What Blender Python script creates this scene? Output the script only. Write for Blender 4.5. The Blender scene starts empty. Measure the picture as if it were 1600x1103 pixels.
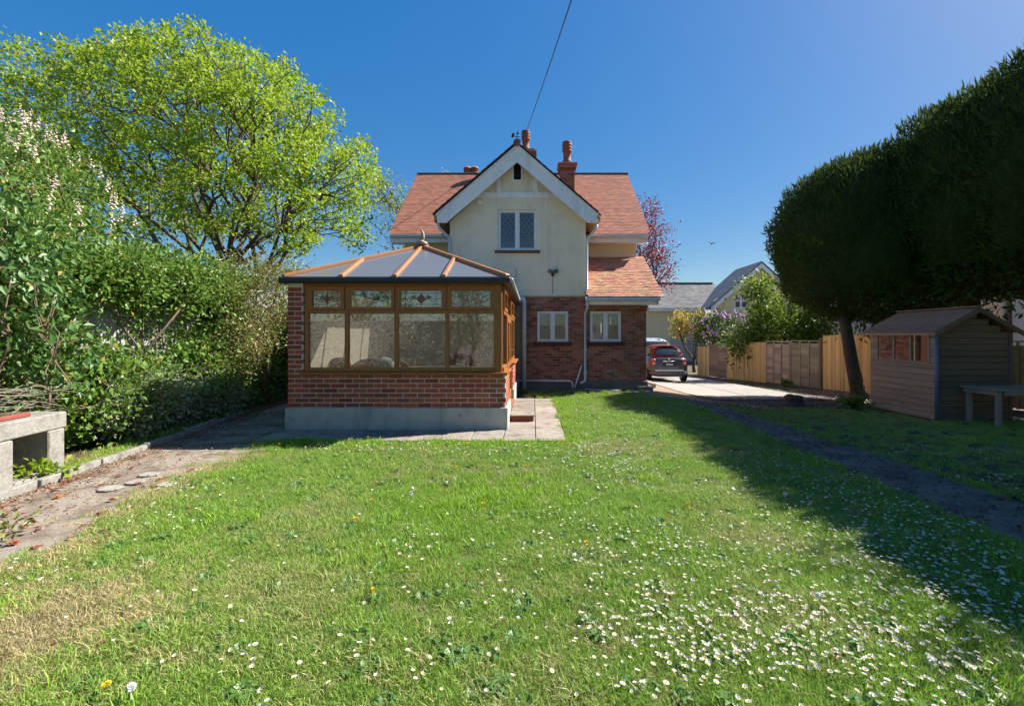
import bpy, bmesh, math, random
import numpy as np
from mathutils import Vector, Matrix, Euler
random.seed(7); rng = np.random.default_rng(11)
SC = bpy.context.scene; COL = SC.collection
R = math.radians
# ------------------------------------------------------------------ camera
F = 750.0; CX = 832.0; CY = 524.0; H = 1.48          # photo pixels, eye height
cam = bpy.data.cameras.new('camera'); cam.sensor_width = 36; cam.lens = F/1600*36
cam.shift_x = -(CX-800)/1600; cam.shift_y = -(551.5-CY)/1600
cam.clip_start = 0.05; cam.clip_end = 3000
camo = bpy.data.objects.new('camera', cam); COL.objects.link(camo)
camo.location = (0, 0, H); camo.rotation_euler = (R(90), 0, 0); SC.camera = camo
# ------------------------------------------------------------------ sky and sun
SUN = Vector((1.02, 0.46, 1.0)).normalized()
w = bpy.data.worlds.new('World'); SC.world = w; w.use_nodes = True
nt = w.node_tree; nt.nodes.clear()
sk = nt.nodes.new('ShaderNodeTexSky'); sk.sky_type = 'NISHITA'; sk.sun_disc = False
sk.sun_elevation = math.asin(SUN.z); sk.sun_rotation = math.atan2(SUN.x, SUN.y)
sk.air_density = 1.0; sk.dust_density = 0.6; sk.ozone_density = 3.2; sk.altitude = 0
bg = nt.nodes.new('ShaderNodeBackground'); bg.inputs[1].default_value = 0.078
wo = nt.nodes.new('ShaderNodeOutputWorld')
hs_ = nt.nodes.new('ShaderNodeSeparateColor'); hs_.mode = 'HSV'; hc_ = nt.nodes.new('ShaderNodeCombineColor'); hc_.mode = 'HSV'
ms_ = nt.nodes.new('ShaderNodeMath'); ms_.operation = 'MULTIPLY'; ms_.inputs[1].default_value = 1.37; ms_.use_clamp = True
mv_ = nt.nodes.new('ShaderNodeMath'); mv_.operation = 'POWER'; mv_.inputs[1].default_value = .4
mw_ = nt.nodes.new('ShaderNodeMath'); mw_.operation = 'MULTIPLY'; mw_.inputs[1].default_value = 1.8
nt.links.new(sk.outputs[0], hs_.inputs[0]); nt.links.new(hs_.outputs[0], hc_.inputs[0]); nt.links.new(hs_.outputs[1], ms_.inputs[0]); nt.links.new(ms_.outputs[0], hc_.inputs[1])
nt.links.new(hs_.outputs[2], mv_.inputs[0]); nt.links.new(mv_.outputs[0], mw_.inputs[0]); nt.links.new(mw_.outputs[0], hc_.inputs[2])
nt.links.new(hc_.outputs[0], bg.inputs[0]); nt.links.new(bg.outputs[0], wo.inputs[0])
sl = bpy.data.lights.new('sun', 'SUN'); sl.energy = 5.0; sl.angle = R(0.55); sl.color = (1, .94, .84)
so = bpy.data.objects.new('sun', sl); COL.objects.link(so); so.location = (30, 15, 30)
so.rotation_euler = SUN.to_track_quat('Z', 'Y').to_euler()
vs = SC.view_settings; vs.view_transform = 'Standard'; vs.look = 'None'; vs.gamma = 1; vs.exposure = 1.33
vs.use_curve_mapping = False
SC.cycles.transparent_max_bounces = 16
# ------------------------------------------------------------------ helpers
def PX(px, Y): return (px-CX)/F*Y
def PZ(py, Y): return H-(py-CY)/F*Y
def sm(t): t = max(0., min(1., t)); return t*t*(3-2*t)
def g(x, y):                                           # ground height
    return -.03*max(0., min(22., y-5))*sm((x-2.9)/2.1)
def gnd(px, py):                                       # ground point seen at a photo pixel
    Y = H*F/(py-CY)
    for _ in range(12): Y = (H-g(PX(px, Y), Y))*F/(py-CY)
    x = PX(px, Y); return Vector((x, Y, g(x, Y)))
WO = {}
def wo_of(p): return WO.get(p, Vector((0, 0, 0))) if p else Vector((0, 0, 0))
def tag(o, label=None, cat=None, group=None, kind=None):
    if label: o['label'] = label
    if cat: o['category'] = cat
    if group: o['group'] = group
    if kind: o['kind'] = kind
    return o
def root(name, loc, label, cat, group=None):
    o = bpy.data.objects.new(name, None); COL.objects.link(o); o.location = loc
    o.empty_display_size = .2; WO[o] = Vector(loc); return tag(o, label, cat, group)
def link(name, me, parent=None, loc=None, rot=None, scale=None, mat=None):
    """object at world loc (meshes are local to loc)"""
    o = bpy.data.objects.new(name, me); COL.objects.link(o)
    L = Vector(loc) if loc is not None else Vector((0, 0, 0))
    o.location = L-wo_of(parent); WO[o] = L
    if rot is not None: o.rotation_euler = rot
    if scale is not None: o.scale = scale
    if parent: o.parent = parent
    if mat is not None and len(me.materials) == 0: me.materials.append(mat)
    return o
class MB:
    def __init__(s): s.v = []; s.f = []
    def add(s, vs, fs):
        k = len(s.v); s.v += [tuple(p) for p in vs]; s.f += [tuple(i+k for i in f) for f in fs]; return s
    def box(s, x0, x1, y0, y1, z0, z1):
        return s.add([(x, y, z) for z in (z0, z1) for y in (y0, y1) for x in (x0, x1)],
                     [(0, 2, 3, 1), (4, 5, 7, 6), (0, 1, 5, 4), (2, 6, 7, 3), (0, 4, 6, 2), (1, 3, 7, 5)])
    def prism(s, poly, a0, a1, ax='y'):
        n = len(poly)
        def P(u, v, a): return (u, a, v) if ax == 'y' else ((a, u, v) if ax == 'x' else (u, v, a))
        vs = [P(u, v, a0) for u, v in poly]+[P(u, v, a1) for u, v in poly]
        fs = [tuple(range(n)), tuple(range(2*n-1, n-1, -1))]+[(i, i+n, (i+1) % n+n, (i+1) % n) for i in range(n)]
        return s.add(vs, fs)
    def beam(s, a, b, wd, ht, up=(0, 0, 1)):           # rectangular bar a->b
        a = Vector(a); b = Vector(b); d = (b-a).normalized(); u = Vector(up)
        sd = d.cross(u)
        if sd.length < 1e-4: sd = d.cross(Vector((0, 1, 0)))
        sd.normalize(); u = sd.cross(d)
        vs = []
        for p in (a, b):
            for i, j in ((-1, -1), (1, -1), (1, 1), (-1, 1)): vs.append(p+sd*wd/2*i+u*ht/2*j)
        return s.add(vs, [(0, 1, 2, 3), (7, 6, 5, 4), (0, 4, 5, 1), (1, 5, 6, 2), (2, 6, 7, 3), (3, 7, 4, 0)])
    def tube(s, pts, r, n=8, cap=True):
        pts = [Vector(p) for p in pts]; rs = r if isinstance(r, (list, tuple)) else [r]*len(pts)
        k = len(s.v); ref = None
        for i, p in enumerate(pts):
            d = (pts[min(i+1, len(pts)-1)]-pts[max(i-1, 0)]).normalized()
            if ref is None: ref = d.orthogonal().normalized()
            ref = (ref-d*ref.dot(d))
            if ref.length < 1e-5: ref = d.orthogonal()
            ref.normalize(); b = d.cross(ref)
            for j in range(n):
                t = 2*math.pi*j/n; s.v.append(tuple(p+(ref*math.cos(t)+b*math.sin(t))*rs[i]))
        for i in range(len(pts)-1):
            for j in range(n):
                a = k+i*n+j; c = k+i*n+(j+1) % n; s.f.append((a, c, c+n, a+n))
        if cap:
            s.f.append(tuple(k+j for j in range(n-1, -1, -1))); e = k+(len(pts)-1)*n; s.f.append(tuple(e+j for j in range(n)))
        return s
    def lathe(s, prof, c=(0, 0, 0), n=16):             # profile of (r, z)
        k = len(s.v)
        for r, z in prof:
            for j in range(n):
                t = 2*math.pi*j/n; s.v.append((c[0]+r*math.cos(t), c[1]+r*math.sin(t), c[2]+z))
        for i in range(len(prof)-1):
            for j in range(n):
                a = k+i*n+j; b = k+i*n+(j+1) % n; s.f.append((a, b, b+n, a+n))
        s.f.append(tuple(k+j for j in range(n-1, -1, -1))); e = k+(len(prof)-1)*n; s.f.append(tuple(e+j for j in range(n)))
        return s
    def loft(s, rings):
        k = len(s.v); n = len(rings[0])
        for r in rings: s.v += [tuple(p) for p in r]
        for i in range(len(rings)-1):
            for j in range(n):
                a = k+i*n+j; b = k+i*n+(j+1) % n; s.f.append((a, b, b+n, a+n))
        s.f.append(tuple(k+j for j in range(n-1, -1, -1))); e = k+(len(rings)-1)*n; s.f.append(tuple(e+j for j in range(n)))
        return s
    def build(s, name, mat, parent=None, smooth=False, bevel=0, loc=None):
        """vertices are world coordinates; origin at loc or the parent's origin"""
        L = Vector(loc) if loc is not None else wo_of(parent)
        me = bpy.data.meshes.new(name); me.from_pydata([tuple(Vector(p)-L) for p in s.v], [], s.f)
        bm = bmesh.new(); bm.from_mesh(me); bmesh.ops.recalc_face_normals(bm, faces=bm.faces)
        if bevel: bmesh.ops.bevel(bm, geom=bm.edges[:], offset=bevel, segments=1, affect='EDGES')
        bm.to_mesh(me); bm.free()
        if smooth: me.shade_smooth()
        return link(name, me, parent, L, mat=mat)
_cb = {}
def chamfer(lx, ly, lz, c, mat):
    key = (round(lx, 4), round(ly, 4), round(lz, 4), c, mat.name)
    if key not in _cb:
        bm = bmesh.new(); bmesh.ops.create_cube(bm, size=1)
        for v in bm.verts: v.co = Vector((v.co.x*lx, v.co.y*ly, v.co.z*lz))
        if c: bmesh.ops.bevel(bm, geom=bm.edges[:], offset=min(c, .3*min(lx, ly, lz)), segments=1, affect='EDGES')
        me = bpy.data.meshes.new('piece'); bm.to_mesh(me); bm.free(); me.materials.append(mat); _cb[key] = me
    return _cb[key]
def cbox(name, x0, x1, y0, y1, z0, z1, mat, parent=None, c=.004, rot=None):
    me = chamfer(abs(x1-x0), abs(y1-y0), abs(z1-z0), c, mat)
    return link(name, me, parent, ((x0+x1)/2, (y0+y1)/2, (z0+z1)/2), rot)
def np_mesh(name, V, Fc, mat, parent=None, loc=None, smooth=False):
    L = Vector(loc) if loc is not None else wo_of(parent)
    V = np.asarray(V, dtype=np.float32)-np.array(L, dtype=np.float32); Fc = np.asarray(Fc, dtype=np.int32)
    me = bpy.data.meshes.new(name); n, k = Fc.shape
    me.vertices.add(len(V)); me.vertices.foreach_set('co', V.ravel())
    me.loops.add(n*k); me.loops.foreach_set('vertex_index', Fc.ravel())
    me.polygons.add(n); me.polygons.foreach_set('loop_start', np.arange(0, n*k, k, dtype=np.int32))
    me.update(calc_edges=True); me.validate()
    if smooth: me.shade_smooth()
    else: me.shade_flat()
    return link(name, me, parent, L, mat=mat)
def unit(a): return a/np.maximum(np.linalg.norm(a, axis=-1, keepdims=True), 1e-6)
def leaf_arrays(P, D, size, wid=.32, fold=.12, up=None, upw=0.):
    n = len(P); D = unit(D); S = size*(0.7+.6*rng.random((n, 1)))
    N = rng.normal(size=(n, 3))
    if up is not None: N = N+np.asarray(up)*upw
    N = unit(N-D*np.sum(N*D, axis=1, keepdims=True)); B = np.cross(D, N)
    V = np.stack([P, P+D*S*.45+B*S*wid+N*S*fold, P+D*S, P+D*S*.45-B*S*wid+N*S*fold], axis=1).reshape(-1, 3)
    return V, np.arange(4*n).reshape(n, 4)
# ------------------------------------------------------------------ materials
def hexc(r, gg, b): return (r, gg, b, 1)
def base_mat(name):
    m = bpy.data.materials.new(name); m.use_nodes = True; t = m.node_tree
    return m, t, t.nodes['Principled BSDF']
def N(t, ty, **kw):
    n = t.nodes.new(ty)
    for k, v in kw.items(): setattr(n, k, v)
    return n
def rnd_node(t):
    oi = N(t, 'ShaderNodeObjectInfo'); ge = N(t, 'ShaderNodeNewGeometry')
    a = N(t, 'ShaderNodeMath', operation='ADD'); f = N(t, 'ShaderNodeMath', operation='FRACT')
    t.links.new(oi.outputs['Random'], a.inputs[0]); t.links.new(ge.outputs['Random Per Island'], a.inputs[1])
    t.links.new(a.outputs[0], f.inputs[0]); return f.outputs[0]
def mix(t, fac, a, b, mode='MIX'):
    n = N(t, 'ShaderNodeMix', data_type='RGBA', blend_type=mode); n.clamp_factor = True
    for i, v in ((0, fac), (6, a), (7, b)):
        if hasattr(v, 'is_linked') or isinstance(v, bpy.types.NodeSocket): t.links.new(v, n.inputs[i])
        else: n.inputs[i].default_value = v if i else v
    return n.outputs[2]
def noise(t, scale, detail=4, rough=.6, stretch=None, pos=None):
    ge = N(t, 'ShaderNodeNewGeometry'); src = ge.outputs['Position']
    if stretch:
        mp = N(t, 'ShaderNodeMapping'); mp.inputs['Scale'].default_value = stretch; t.links.new(src, mp.inputs[0]); src = mp.outputs[0]
    n = N(t, 'ShaderNodeTexNoise'); n.inputs['Scale'].default_value = scale; n.inputs['Detail'].default_value = detail
    n.inputs['Roughness'].default_value = rough; t.links.new(src, n.inputs['Vector']); return n.outputs['Fac']
def ramp(t, fac, lo, hi):
    n = N(t, 'ShaderNodeMapRange'); n.inputs[1].default_value = lo; n.inputs[2].default_value = hi
    t.links.new(fac, n.inputs[0]); return n.outputs[0]
def M(name, c1, c2=None, scale=6., rough=.8, bump=0., bscale=40., rand=0., c3=None, s3=1.5, t3=(.55, .7), stretch=None,
      metallic=0., spec=.4, coat=0., bdist=.01):
    """c1/c2 mixed by fine noise, c3 in patches, rand = brightness spread between single pieces"""
    m, t, b = base_mat(name); c1 = hexc(*c1); col = None
    if c2: col = mix(t, ramp(t, noise(t, scale, 5, .65, stretch), .3, .7), c1, hexc(*c2))
    else:
        rgb = N(t, 'ShaderNodeRGB'); rgb.outputs[0].default_value = c1; col = rgb.outputs[0]
    if c3: col = mix(t, ramp(t, noise(t, s3, 6, .7), *t3), col, hexc(*c3))
    if rand:
        hs = N(t, 'ShaderNodeHueSaturation'); r = rnd_node(t)
        v = N(t, 'ShaderNodeMapRange'); v.inputs[3].default_value = 1-rand; v.inputs[4].default_value = 1+rand
        t.links.new(r, v.inputs[0]); t.links.new(v.outputs[0], hs.inputs['Value'])
        r2 = N(t, 'ShaderNodeMath', operation='MULTIPLY'); r2.inputs[1].default_value = 7.31
        r3 = N(t, 'ShaderNodeMath', operation='FRACT'); t.links.new(r, r2.inputs[0]); t.links.new(r2.outputs[0], r3.inputs[0])
        h = N(t, 'ShaderNodeMapRange'); h.inputs[3].default_value = .5-.009*min(1, rand*2.5); h.inputs[4].default_value = .5+.009*min(1, rand*2.5)
        t.links.new(r3.outputs[0], h.inputs[0]); t.links.new(h.outputs[0], hs.inputs['Hue'])
        t.links.new(col, hs.inputs['Color']); col = hs.outputs[0]
    t.links.new(col, b.inputs['Base Color'])
    b.inputs['Roughness'].default_value = rough; b.inputs['Metallic'].default_value = metallic
    b.inputs['Specular IOR Level'].default_value = spec; b.inputs['Coat Weight'].default_value = coat
    if bump:
        bp = N(t, 'ShaderNodeBump'); bp.inputs['Strength'].default_value = bump; bp.inputs['Distance'].default_value = bdist
        t.links.new(noise(t, bscale, 6, .65, stretch), bp.inputs['Height']); t.links.new(bp.outputs[0], b.inputs['Normal'])
    return m
def leafmat(name, c1, c2, trans=.4, tcol=None, rough=.45, spec=.5, c3=None, p3=.08):
    m, t, b = base_mat(name); r = rnd_node(t)
    col = mix(t, r, hexc(*c1), hexc(*c2))
    col = mix(t, ramp(t, noise(t, .9, 3), .35, .65), col, hexc(*[(a*.4+c*.6)*.85 for a, c in zip(c1, c2)]))
    if c3:
        q = N(t, 'ShaderNodeMath', operation='MULTIPLY'); q.inputs[1].default_value = 13.7
        q2 = N(t, 'ShaderNodeMath', operation='FRACT'); q3 = N(t, 'ShaderNodeMath', operation='LESS_THAN'); q3.inputs[1].default_value = p3
        t.links.new(r, q.inputs[0]); t.links.new(q.outputs[0], q2.inputs[0]); t.links.new(q2.outputs[0], q3.inputs[0])
        col = mix(t, q3.outputs[0], col, hexc(*c3))
    t.links.new(col, b.inputs['Base Color']); b.inputs['Roughness'].default_value = rough
    b.inputs['Specular IOR Level'].default_value = spec
    tr = N(t, 'ShaderNodeBsdfTranslucent'); tc = mix(t, .5, col, hexc(*(tcol or c2)))
    t.links.new(tc, tr.inputs[0]); ms = N(t, 'ShaderNodeMixShader'); ms.inputs[0].default_value = trans
    t.links.new(b.outputs[0], ms.inputs[1]); t.links.new(tr.outputs[0], ms.inputs[2])
    t.links.new(ms.outputs[0], t.nodes['Material Output'].inputs[0]); return m
def glassmat(name, tint=(.9, .93, .92), ior=1.55, base=.0, haze=0., wob=0.):
    m, t, b = base_mat(name); t.nodes.remove(b)
    tp = N(t, 'ShaderNodeBsdfTransparent'); tp.inputs[0].default_value = hexc(*tint)
    gl = N(t, 'ShaderNodeBsdfGlossy'); gl.inputs['Roughness'].default_value = .015
    fr = N(t, 'ShaderNodeFresnel'); fr.inputs[0].default_value = ior
    ad = N(t, 'ShaderNodeMath', operation='ADD'); ad.use_clamp = True; ad.inputs[1].default_value = base
    t.links.new(fr.outputs[0], ad.inputs[0]); ms = N(t, 'ShaderNodeMixShader'); t.links.new(ad.outputs[0], ms.inputs[0])
    src = tp.outputs[0]
    if haze:
        df = N(t, 'ShaderNodeBsdfDiffuse'); df.inputs[0].default_value = (.5, .52, .52, 1)
        m2 = N(t, 'ShaderNodeMixShader'); m2.inputs[0].default_value = haze
        t.links.new(src, m2.inputs[1]); t.links.new(df.outputs[0], m2.inputs[2]); src = m2.outputs[0]
    if wob:
        bp = N(t, 'ShaderNodeBump'); bp.inputs['Strength'].default_value = wob; bp.inputs['Distance'].default_value = .002
        t.links.new(noise(t, 2.5, 2), bp.inputs['Height']); t.links.new(bp.outputs[0], gl.inputs['Normal'])
    t.links.new(src, ms.inputs[1]); t.links.new(gl.outputs[0], ms.inputs[2])
    t.links.new(ms.outputs[0], t.nodes['Material Output'].inputs[0]); return m
m_white = M('white_paint', (.84, .84, .82), (.78, .78, .76), 9, .45, .05, 60, c3=(.62, .62, .58), s3=2.2, t3=(.58, .8))
m_upvc = M('white_plastic', (.78, .79, .80), (.72, .73, .74), 4, .35)
m_pipe = M('grey_white_pipe', (.62, .64, .68), (.5, .52, .55), 5, .5, c3=(.36, .36, .34), s3=3, t3=(.6, .8))
m_render = M('cream_render', (.84, .75, .56), (.77, .68, .50), 2.2, .92, .4, 90, c3=(.66, .58, .44), s3=1.1, t3=(.52, .78))
def streaks(m, col, amt):
    t = m.node_tree; bs = t.nodes['Principled BSDF']; src = bs.inputs['Base Color'].links[0].from_socket
    f = ramp(t, noise(t, 3.2, 6, .7, (1, 1, .14)), .52, .74); q = N(t, 'ShaderNodeMath', operation='MULTIPLY'); q.inputs[1].default_value = amt; t.links.new(f, q.inputs[0])
    t.links.new(mix(t, q.outputs[0], src, hexc(*col)), bs.inputs['Base Color'])
streaks(m_render, (.42, .38, .30), .5)
m_cream2 = M('cream_wall', (.70, .60, .38), (.64, .54, .34), 1.5, .9, .1, 60)
m_brick_c = M('red_brick', (.34, .085, .045), (.27, .06, .035), 22, .88, .5, 70, rand=.32, c3=(.18, .055, .04), s3=9, t3=(.55, .8))
streaks(m_white, (.45, .45, .42), .5)
m_brick_h = M('weathered_brick', (.37, .135, .08), (.24, .09, .06), 18, .9, .6, 60, rand=.42, c3=(.25, .21, .15), s3=1.7, t3=(.56, .72))
m_mortar = M('mortar', (.62, .57, .50), (.52, .48, .42), 14, .95, .4, 120)
m_mortar_h = M('old_mortar', (.42, .36, .30), (.27, .23, .19), 6, .95, .4, 100, c3=(.40, .36, .30), s3=1.3, t3=(.5, .62))
m_plinth = M('cement_plinth', (.46, .45, .41), (.36, .35, .32), 5, .9, .35, 60, c3=(.13, .13, .12), s3=2.4, t3=(.57, .72))
streaks(m_plinth, (.16, .17, .13), .7)
m_plinth_h = M('dark_plinth', (.16, .15, .14), (.10, .10, .09), 4, .95, .5, 40, c3=(.22, .2, .17), s3=2, t3=(.5, .7))
m_tile = M('clay_tile', (.41, .155, .095), (.27, .105, .07), 9, .9, .5, 50, rand=.17, c3=(.17, .125, .085), s3=3.4, t3=(.54, .72), stretch=(.5, 1, 2))
m_tile_lich = M('lichened_clay_tile', (.46, .21, .13), (.34, .155, .10), 6, .9, .4, 60, rand=.26, c3=(.36, .28, .13), s3=2.3, t3=(.5, .68))
m_oak = M('oak_upvc', (.33, .125, .03), (.24, .085, .02), 22, .42, .08, 30, stretch=(1, 1, .12), c3=(.20, .08, .025), s3=4, t3=(.55, .75))
m_bar = M('tan_roof_bar', (.42, .18, .065), (.34, .14, .05), 6, .5)
m_black = M('black_plastic', (.02, .02, .022), rough=.4)
m_dark = M('dark_void', (.012, .012, .012), rough=.9)
m_lead = M('lead_came', (.10, .10, .11), rough=.5, metallic=.6)
m_gold = M('brass', (.7, .5, .2), rough=.3, metallic=1)
m_plaster = M('beige_plaster', (.76, .66, .50), (.70, .61, .46), 2, .9)
m_floor = M('tile_floor', (.42, .34, .26), (.36, .3, .23), 5, .6)
m_glass = glassmat('window_glass', (.94, .95, .94), 1.5, .115, .012, .05)
m_glass_h = glassmat('house_window_glass', (.75, .8, .8), 1.5, .05, .02, .08)
def sheetmat():
    m, t, b = base_mat('tinted_roof_sheet'); t.nodes.remove(b); tp = N(t, 'ShaderNodeBsdfTransparent'); tp.inputs[0].default_value = (.84, .86, .88, 1)
    df = N(t, 'ShaderNodeBsdfDiffuse'); df.inputs[0].default_value = (.52, .53, .55, 1); tl = N(t, 'ShaderNodeBsdfTranslucent'); tl.inputs[0].default_value = (.85, .86, .88, 1); gl = N(t, 'ShaderNodeBsdfGlossy'); gl.inputs['Roughness'].default_value = .12
    m1, m2, m3 = [N(t, 'ShaderNodeMixShader') for _ in range(3)]; m1.inputs[0].default_value = .45; m2.inputs[0].default_value = .5; fr = N(t, 'ShaderNodeFresnel'); fr.inputs[0].default_value = 1.45
    for x, y in ((df.outputs[0], m1.inputs[1]), (tl.outputs[0], m1.inputs[2]), (tp.outputs[0], m2.inputs[1]), (m1.outputs[0], m2.inputs[2]), (fr.outputs[0], m3.inputs[0]), (m2.outputs[0], m3.inputs[1]), (gl.outputs[0], m3.inputs[2]), (m3.outputs[0], t.nodes['Material Output'].inputs[0])): t.links.new(x, y)
    return m
m_roofglass = sheetmat()
m_slab = M('paving_slab', (.31, .27, .225), (.21, .18, .15), 7, .93, .6, 50, rand=.16, c3=(.14, .12, .095), s3=3.2, t3=(.5, .68))
m_conc = M('concrete', (.33, .31, .28), (.26, .245, .225), 5, .93, .5, 60, rand=.08, c3=(.25, .235, .21), s3=1.2, t3=(.55, .75))
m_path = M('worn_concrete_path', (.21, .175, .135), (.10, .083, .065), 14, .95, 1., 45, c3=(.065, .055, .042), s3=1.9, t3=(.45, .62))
m_pathL = M('lichened_concrete_path', (.31, .265, .215), (.20, .165, .13), 9, .95, .8, 45, c3=(.115, .085, .06), s3=2.2, t3=(.46, .62))
m_block = M('cast_concrete', (.31, .30, .275), (.21, .20, .185), 22, .95, 1., 45, c3=(.13, .115, .09), s3=6, t3=(.5, .7))
m_soil = M('soil', (.10, .07, .045), (.06, .042, .028), 9, .97, .8, 30, c3=(.17, .125, .08), s3=2.5, t3=(.55, .7), bdist=.03)
m_gravel = M('tan_gravel', (.33, .24, .16), (.20, .145, .10), 40, .95, 1., 90, c3=(.40, .31, .22), s3=12, t3=(.55, .7), bdist=.02)
m_bark = M('bark', (.14, .11, .08), (.085, .07, .05), 12, .95, .8, 30, stretch=(1, 1, .25), bdist=.03)
m_barkd = M('dark_bark', (.10, .07, .05), (.06, .045, .035), 12, .95, .8, 30, stretch=(1, 1, .25), bdist=.03)
m_twig = M('twig', (.20, .15, .10), (.13, .095, .065), 14, .9)
m_wood_new = M('new_fence_wood', (.62, .42, .20), (.50, .33, .15), 20, .85, .2, 60, rand=.26, stretch=(1, 1, .06))
m_wood_old = M('grey_fence_wood', (.36, .29, .23), (.27, .215, .17), 18, .9, .3, 60, rand=.16, stretch=(.1, .1, 1))
m_shed = M('shed_board', (.40, .285, .20), (.28, .20, .14), 16, .9, .35, 40, rand=.15, c3=(.13, .095, .07), s3=5, t3=(.6, .75), stretch=(1, .12, 1))
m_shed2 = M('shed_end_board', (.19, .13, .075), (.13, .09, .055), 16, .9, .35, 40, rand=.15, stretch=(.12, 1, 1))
m_felt = M('shed_roof_board', (.36, .22, .13), (.24, .15, .095), 12, .95, .5, 90, rand=.12, c3=(.13, .11, .09), s3=4, t3=(.55, .7))
m_table = M('table_wood', (.30, .25, .18), (.22, .18, .13), 18, .8, .2, 50, rand=.1)
m_slate = M('slate', (.17, .17, .175), (.12, .12, .125), 6, .75, .2, 40, rand=.28, c3=(.23, .22, .2), s3=.6, t3=(.5, .7))
m_terra = M('terracotta', (.30, .12, .075), (.22, .085, .055), 9, .8, .2, 40, c3=(.20, .19, .13), s3=4, t3=(.6, .75))
def stonemat():
    m, t, b = base_mat('grey_stone_wall'); ge = N(t, 'ShaderNodeNewGeometry'); mp = N(t, 'ShaderNodeMapping'); mp.inputs['Scale'].default_value = (1, 1, 1.9); t.links.new(ge.outputs['Position'], mp.inputs[0])
    vo = N(t, 'ShaderNodeTexVoronoi'); vo.inputs['Scale'].default_value = 4.5; ve = N(t, 'ShaderNodeTexVoronoi'); ve.feature = 'DISTANCE_TO_EDGE'; ve.inputs['Scale'].default_value = 4.5
    for v in (vo, ve): t.links.new(mp.outputs[0], v.inputs['Vector'])
    sp = N(t, 'ShaderNodeSeparateColor'); t.links.new(vo.outputs['Color'], sp.inputs[0])
    c = mix(t, sp.outputs[0], (.42, .40, .37, 1), (.20, .19, .18, 1)); c = mix(t, ramp(t, noise(t, 9, 6), .4, .7), c, (.30, .27, .22, 1)); c = mix(t, ramp(t, ve.outputs['Distance'], .0, .06), (.07, .065, .06, 1), c)
    t.links.new(c, b.inputs['Base Color']); b.inputs['Roughness'].default_value = .95; bp = N(t, 'ShaderNodeBump'); bp.inputs['Strength'].default_value = 1; bp.inputs['Distance'].default_value = .05
    t.links.new(ramp(t, ve.outputs['Distance'], 0, .12), bp.inputs['Height']); t.links.new(bp.outputs[0], b.inputs['Normal']); return m
m_stonewall = stonemat()
m_oldwall = M('grey_rendered_wall', (.42, .41, .40), (.33, .32, .31), 3, .95, .5, 20, c3=(.25, .24, .22), s3=2.5, t3=(.5, .7), bdist=.02)
# ------------------------------------------------------------------ ground
def axis(lo, a, b, hi, st):
    far = [lo]; q = lo
    inner = list(np.arange(a, b+.001, st))
    left = [a-(a-lo)*(k/7)**2.2 for k in range(7, 0, -1)]; right = [b+(hi-b)*(k/7)**2.2 for k in range(1, 8)]
    return left+inner+right
def grid_mesh(name, X, Y, zf, mat, parent=None):
    V = np.array([(x, y, zf(x, y)) for y in Y for x in X]); nx = len(X)
    Fc = np.array([(j*nx+i, j*nx+i+1, (j+1)*nx+i+1, (j+1)*nx+i) for j in range(len(Y)-1) for i in range(nx-1)])
    return np_mesh(name, V, Fc, mat, parent, (0, 0, 0), True)
def ground_mat():
    m, t, b = base_mat('earth_and_rough_grass')
    a = mix(t, ramp(t, noise(t, 3, 6), .35, .65), (.115, .075, .048, 1), (.065, .045, .03, 1))
    gr = mix(t, ramp(t, noise(t, 9, 5), .35, .65), (.075, .10, .02, 1), (.11, .13, .035, 1))
    c = mix(t, ramp(t, noise(t, .45, 3), .5, .62), a, gr)
    t.links.new(c, b.inputs['Base Color']); b.inputs['Roughness'].default_value = .95
    bp = N(t, 'ShaderNodeBump'); bp.inputs['Strength'].default_value = .7; bp.inputs['Distance'].default_value = .03
    t.links.new(noise(t, 25, 6), bp.inputs['Height']); t.links.new(bp.outputs[0], b.inputs['Normal']); return m
tag(grid_mesh('ground', axis(-900, -16, 24, 900, .5), axis(-600, -14, 46, 1500, .5), lambda x, y: g(x, y)-.012, ground_mat()), 'bare brown earth and rough ground under the whole garden', 'ground', kind='structure')
def turf_mat():  # turf colour darkened to paint in the shadows between grass tufts
    m, t, b = base_mat('turf')
    a = mix(t, ramp(t, noise(t, 14, 6), .35, .65), (.055, .08, .018, 1), (.11, .11, .045, 1))
    c = mix(t, ramp(t, noise(t, 1.3, 4), .55, .72), a, (.16, .135, .065, 1))
    t.links.new(c, b.inputs['Base Color']); b.inputs['Roughness'].default_value = .95
    bp = N(t, 'ShaderNodeBump'); bp.inputs['Strength'].default_value = 1; bp.inputs['Distance'].default_value = .03
    t.links.new(noise(t, 60, 6), bp.inputs['Height']); t.links.new(bp.outputs[0], b.inputs['Normal']); return m
m_turf = turf_mat()
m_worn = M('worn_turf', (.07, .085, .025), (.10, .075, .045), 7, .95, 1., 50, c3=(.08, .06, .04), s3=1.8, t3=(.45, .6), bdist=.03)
def wav(y, s): return .07*math.sin(y*2.1+s)+.05*math.sin(y*5.3+s*2)+.03*math.sin(y*11+s)
def lawn_l(y): return -3.32-.10*(y-3)+wav(y, 1)+(-.12 if y < 3 else 0)
def lawn_r(y): return 3.38+wav(y, 4)*.6
def quadsheet(name, Y, lf, rf, nx, dz, mat, parent=None):
    V = []; n = nx+1
    for y in Y:
        l, r = lf(y), rf(y)
        for i in range(n):
            x = l+(r-l)*i/nx; V.append((x, y, g(x, y)+dz))
    Fc = [(j*n+i, j*n+i+1, (j+1)*n+i+1, (j+1)*n+i) for j in range(len(Y)-1) for i in range(nx)]
    return np_mesh(name, V, Fc, mat, parent, (0, 0, 0), True)
rngf = lambda a, b, s: list(np.arange(a, b+1e-6, s))
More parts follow.
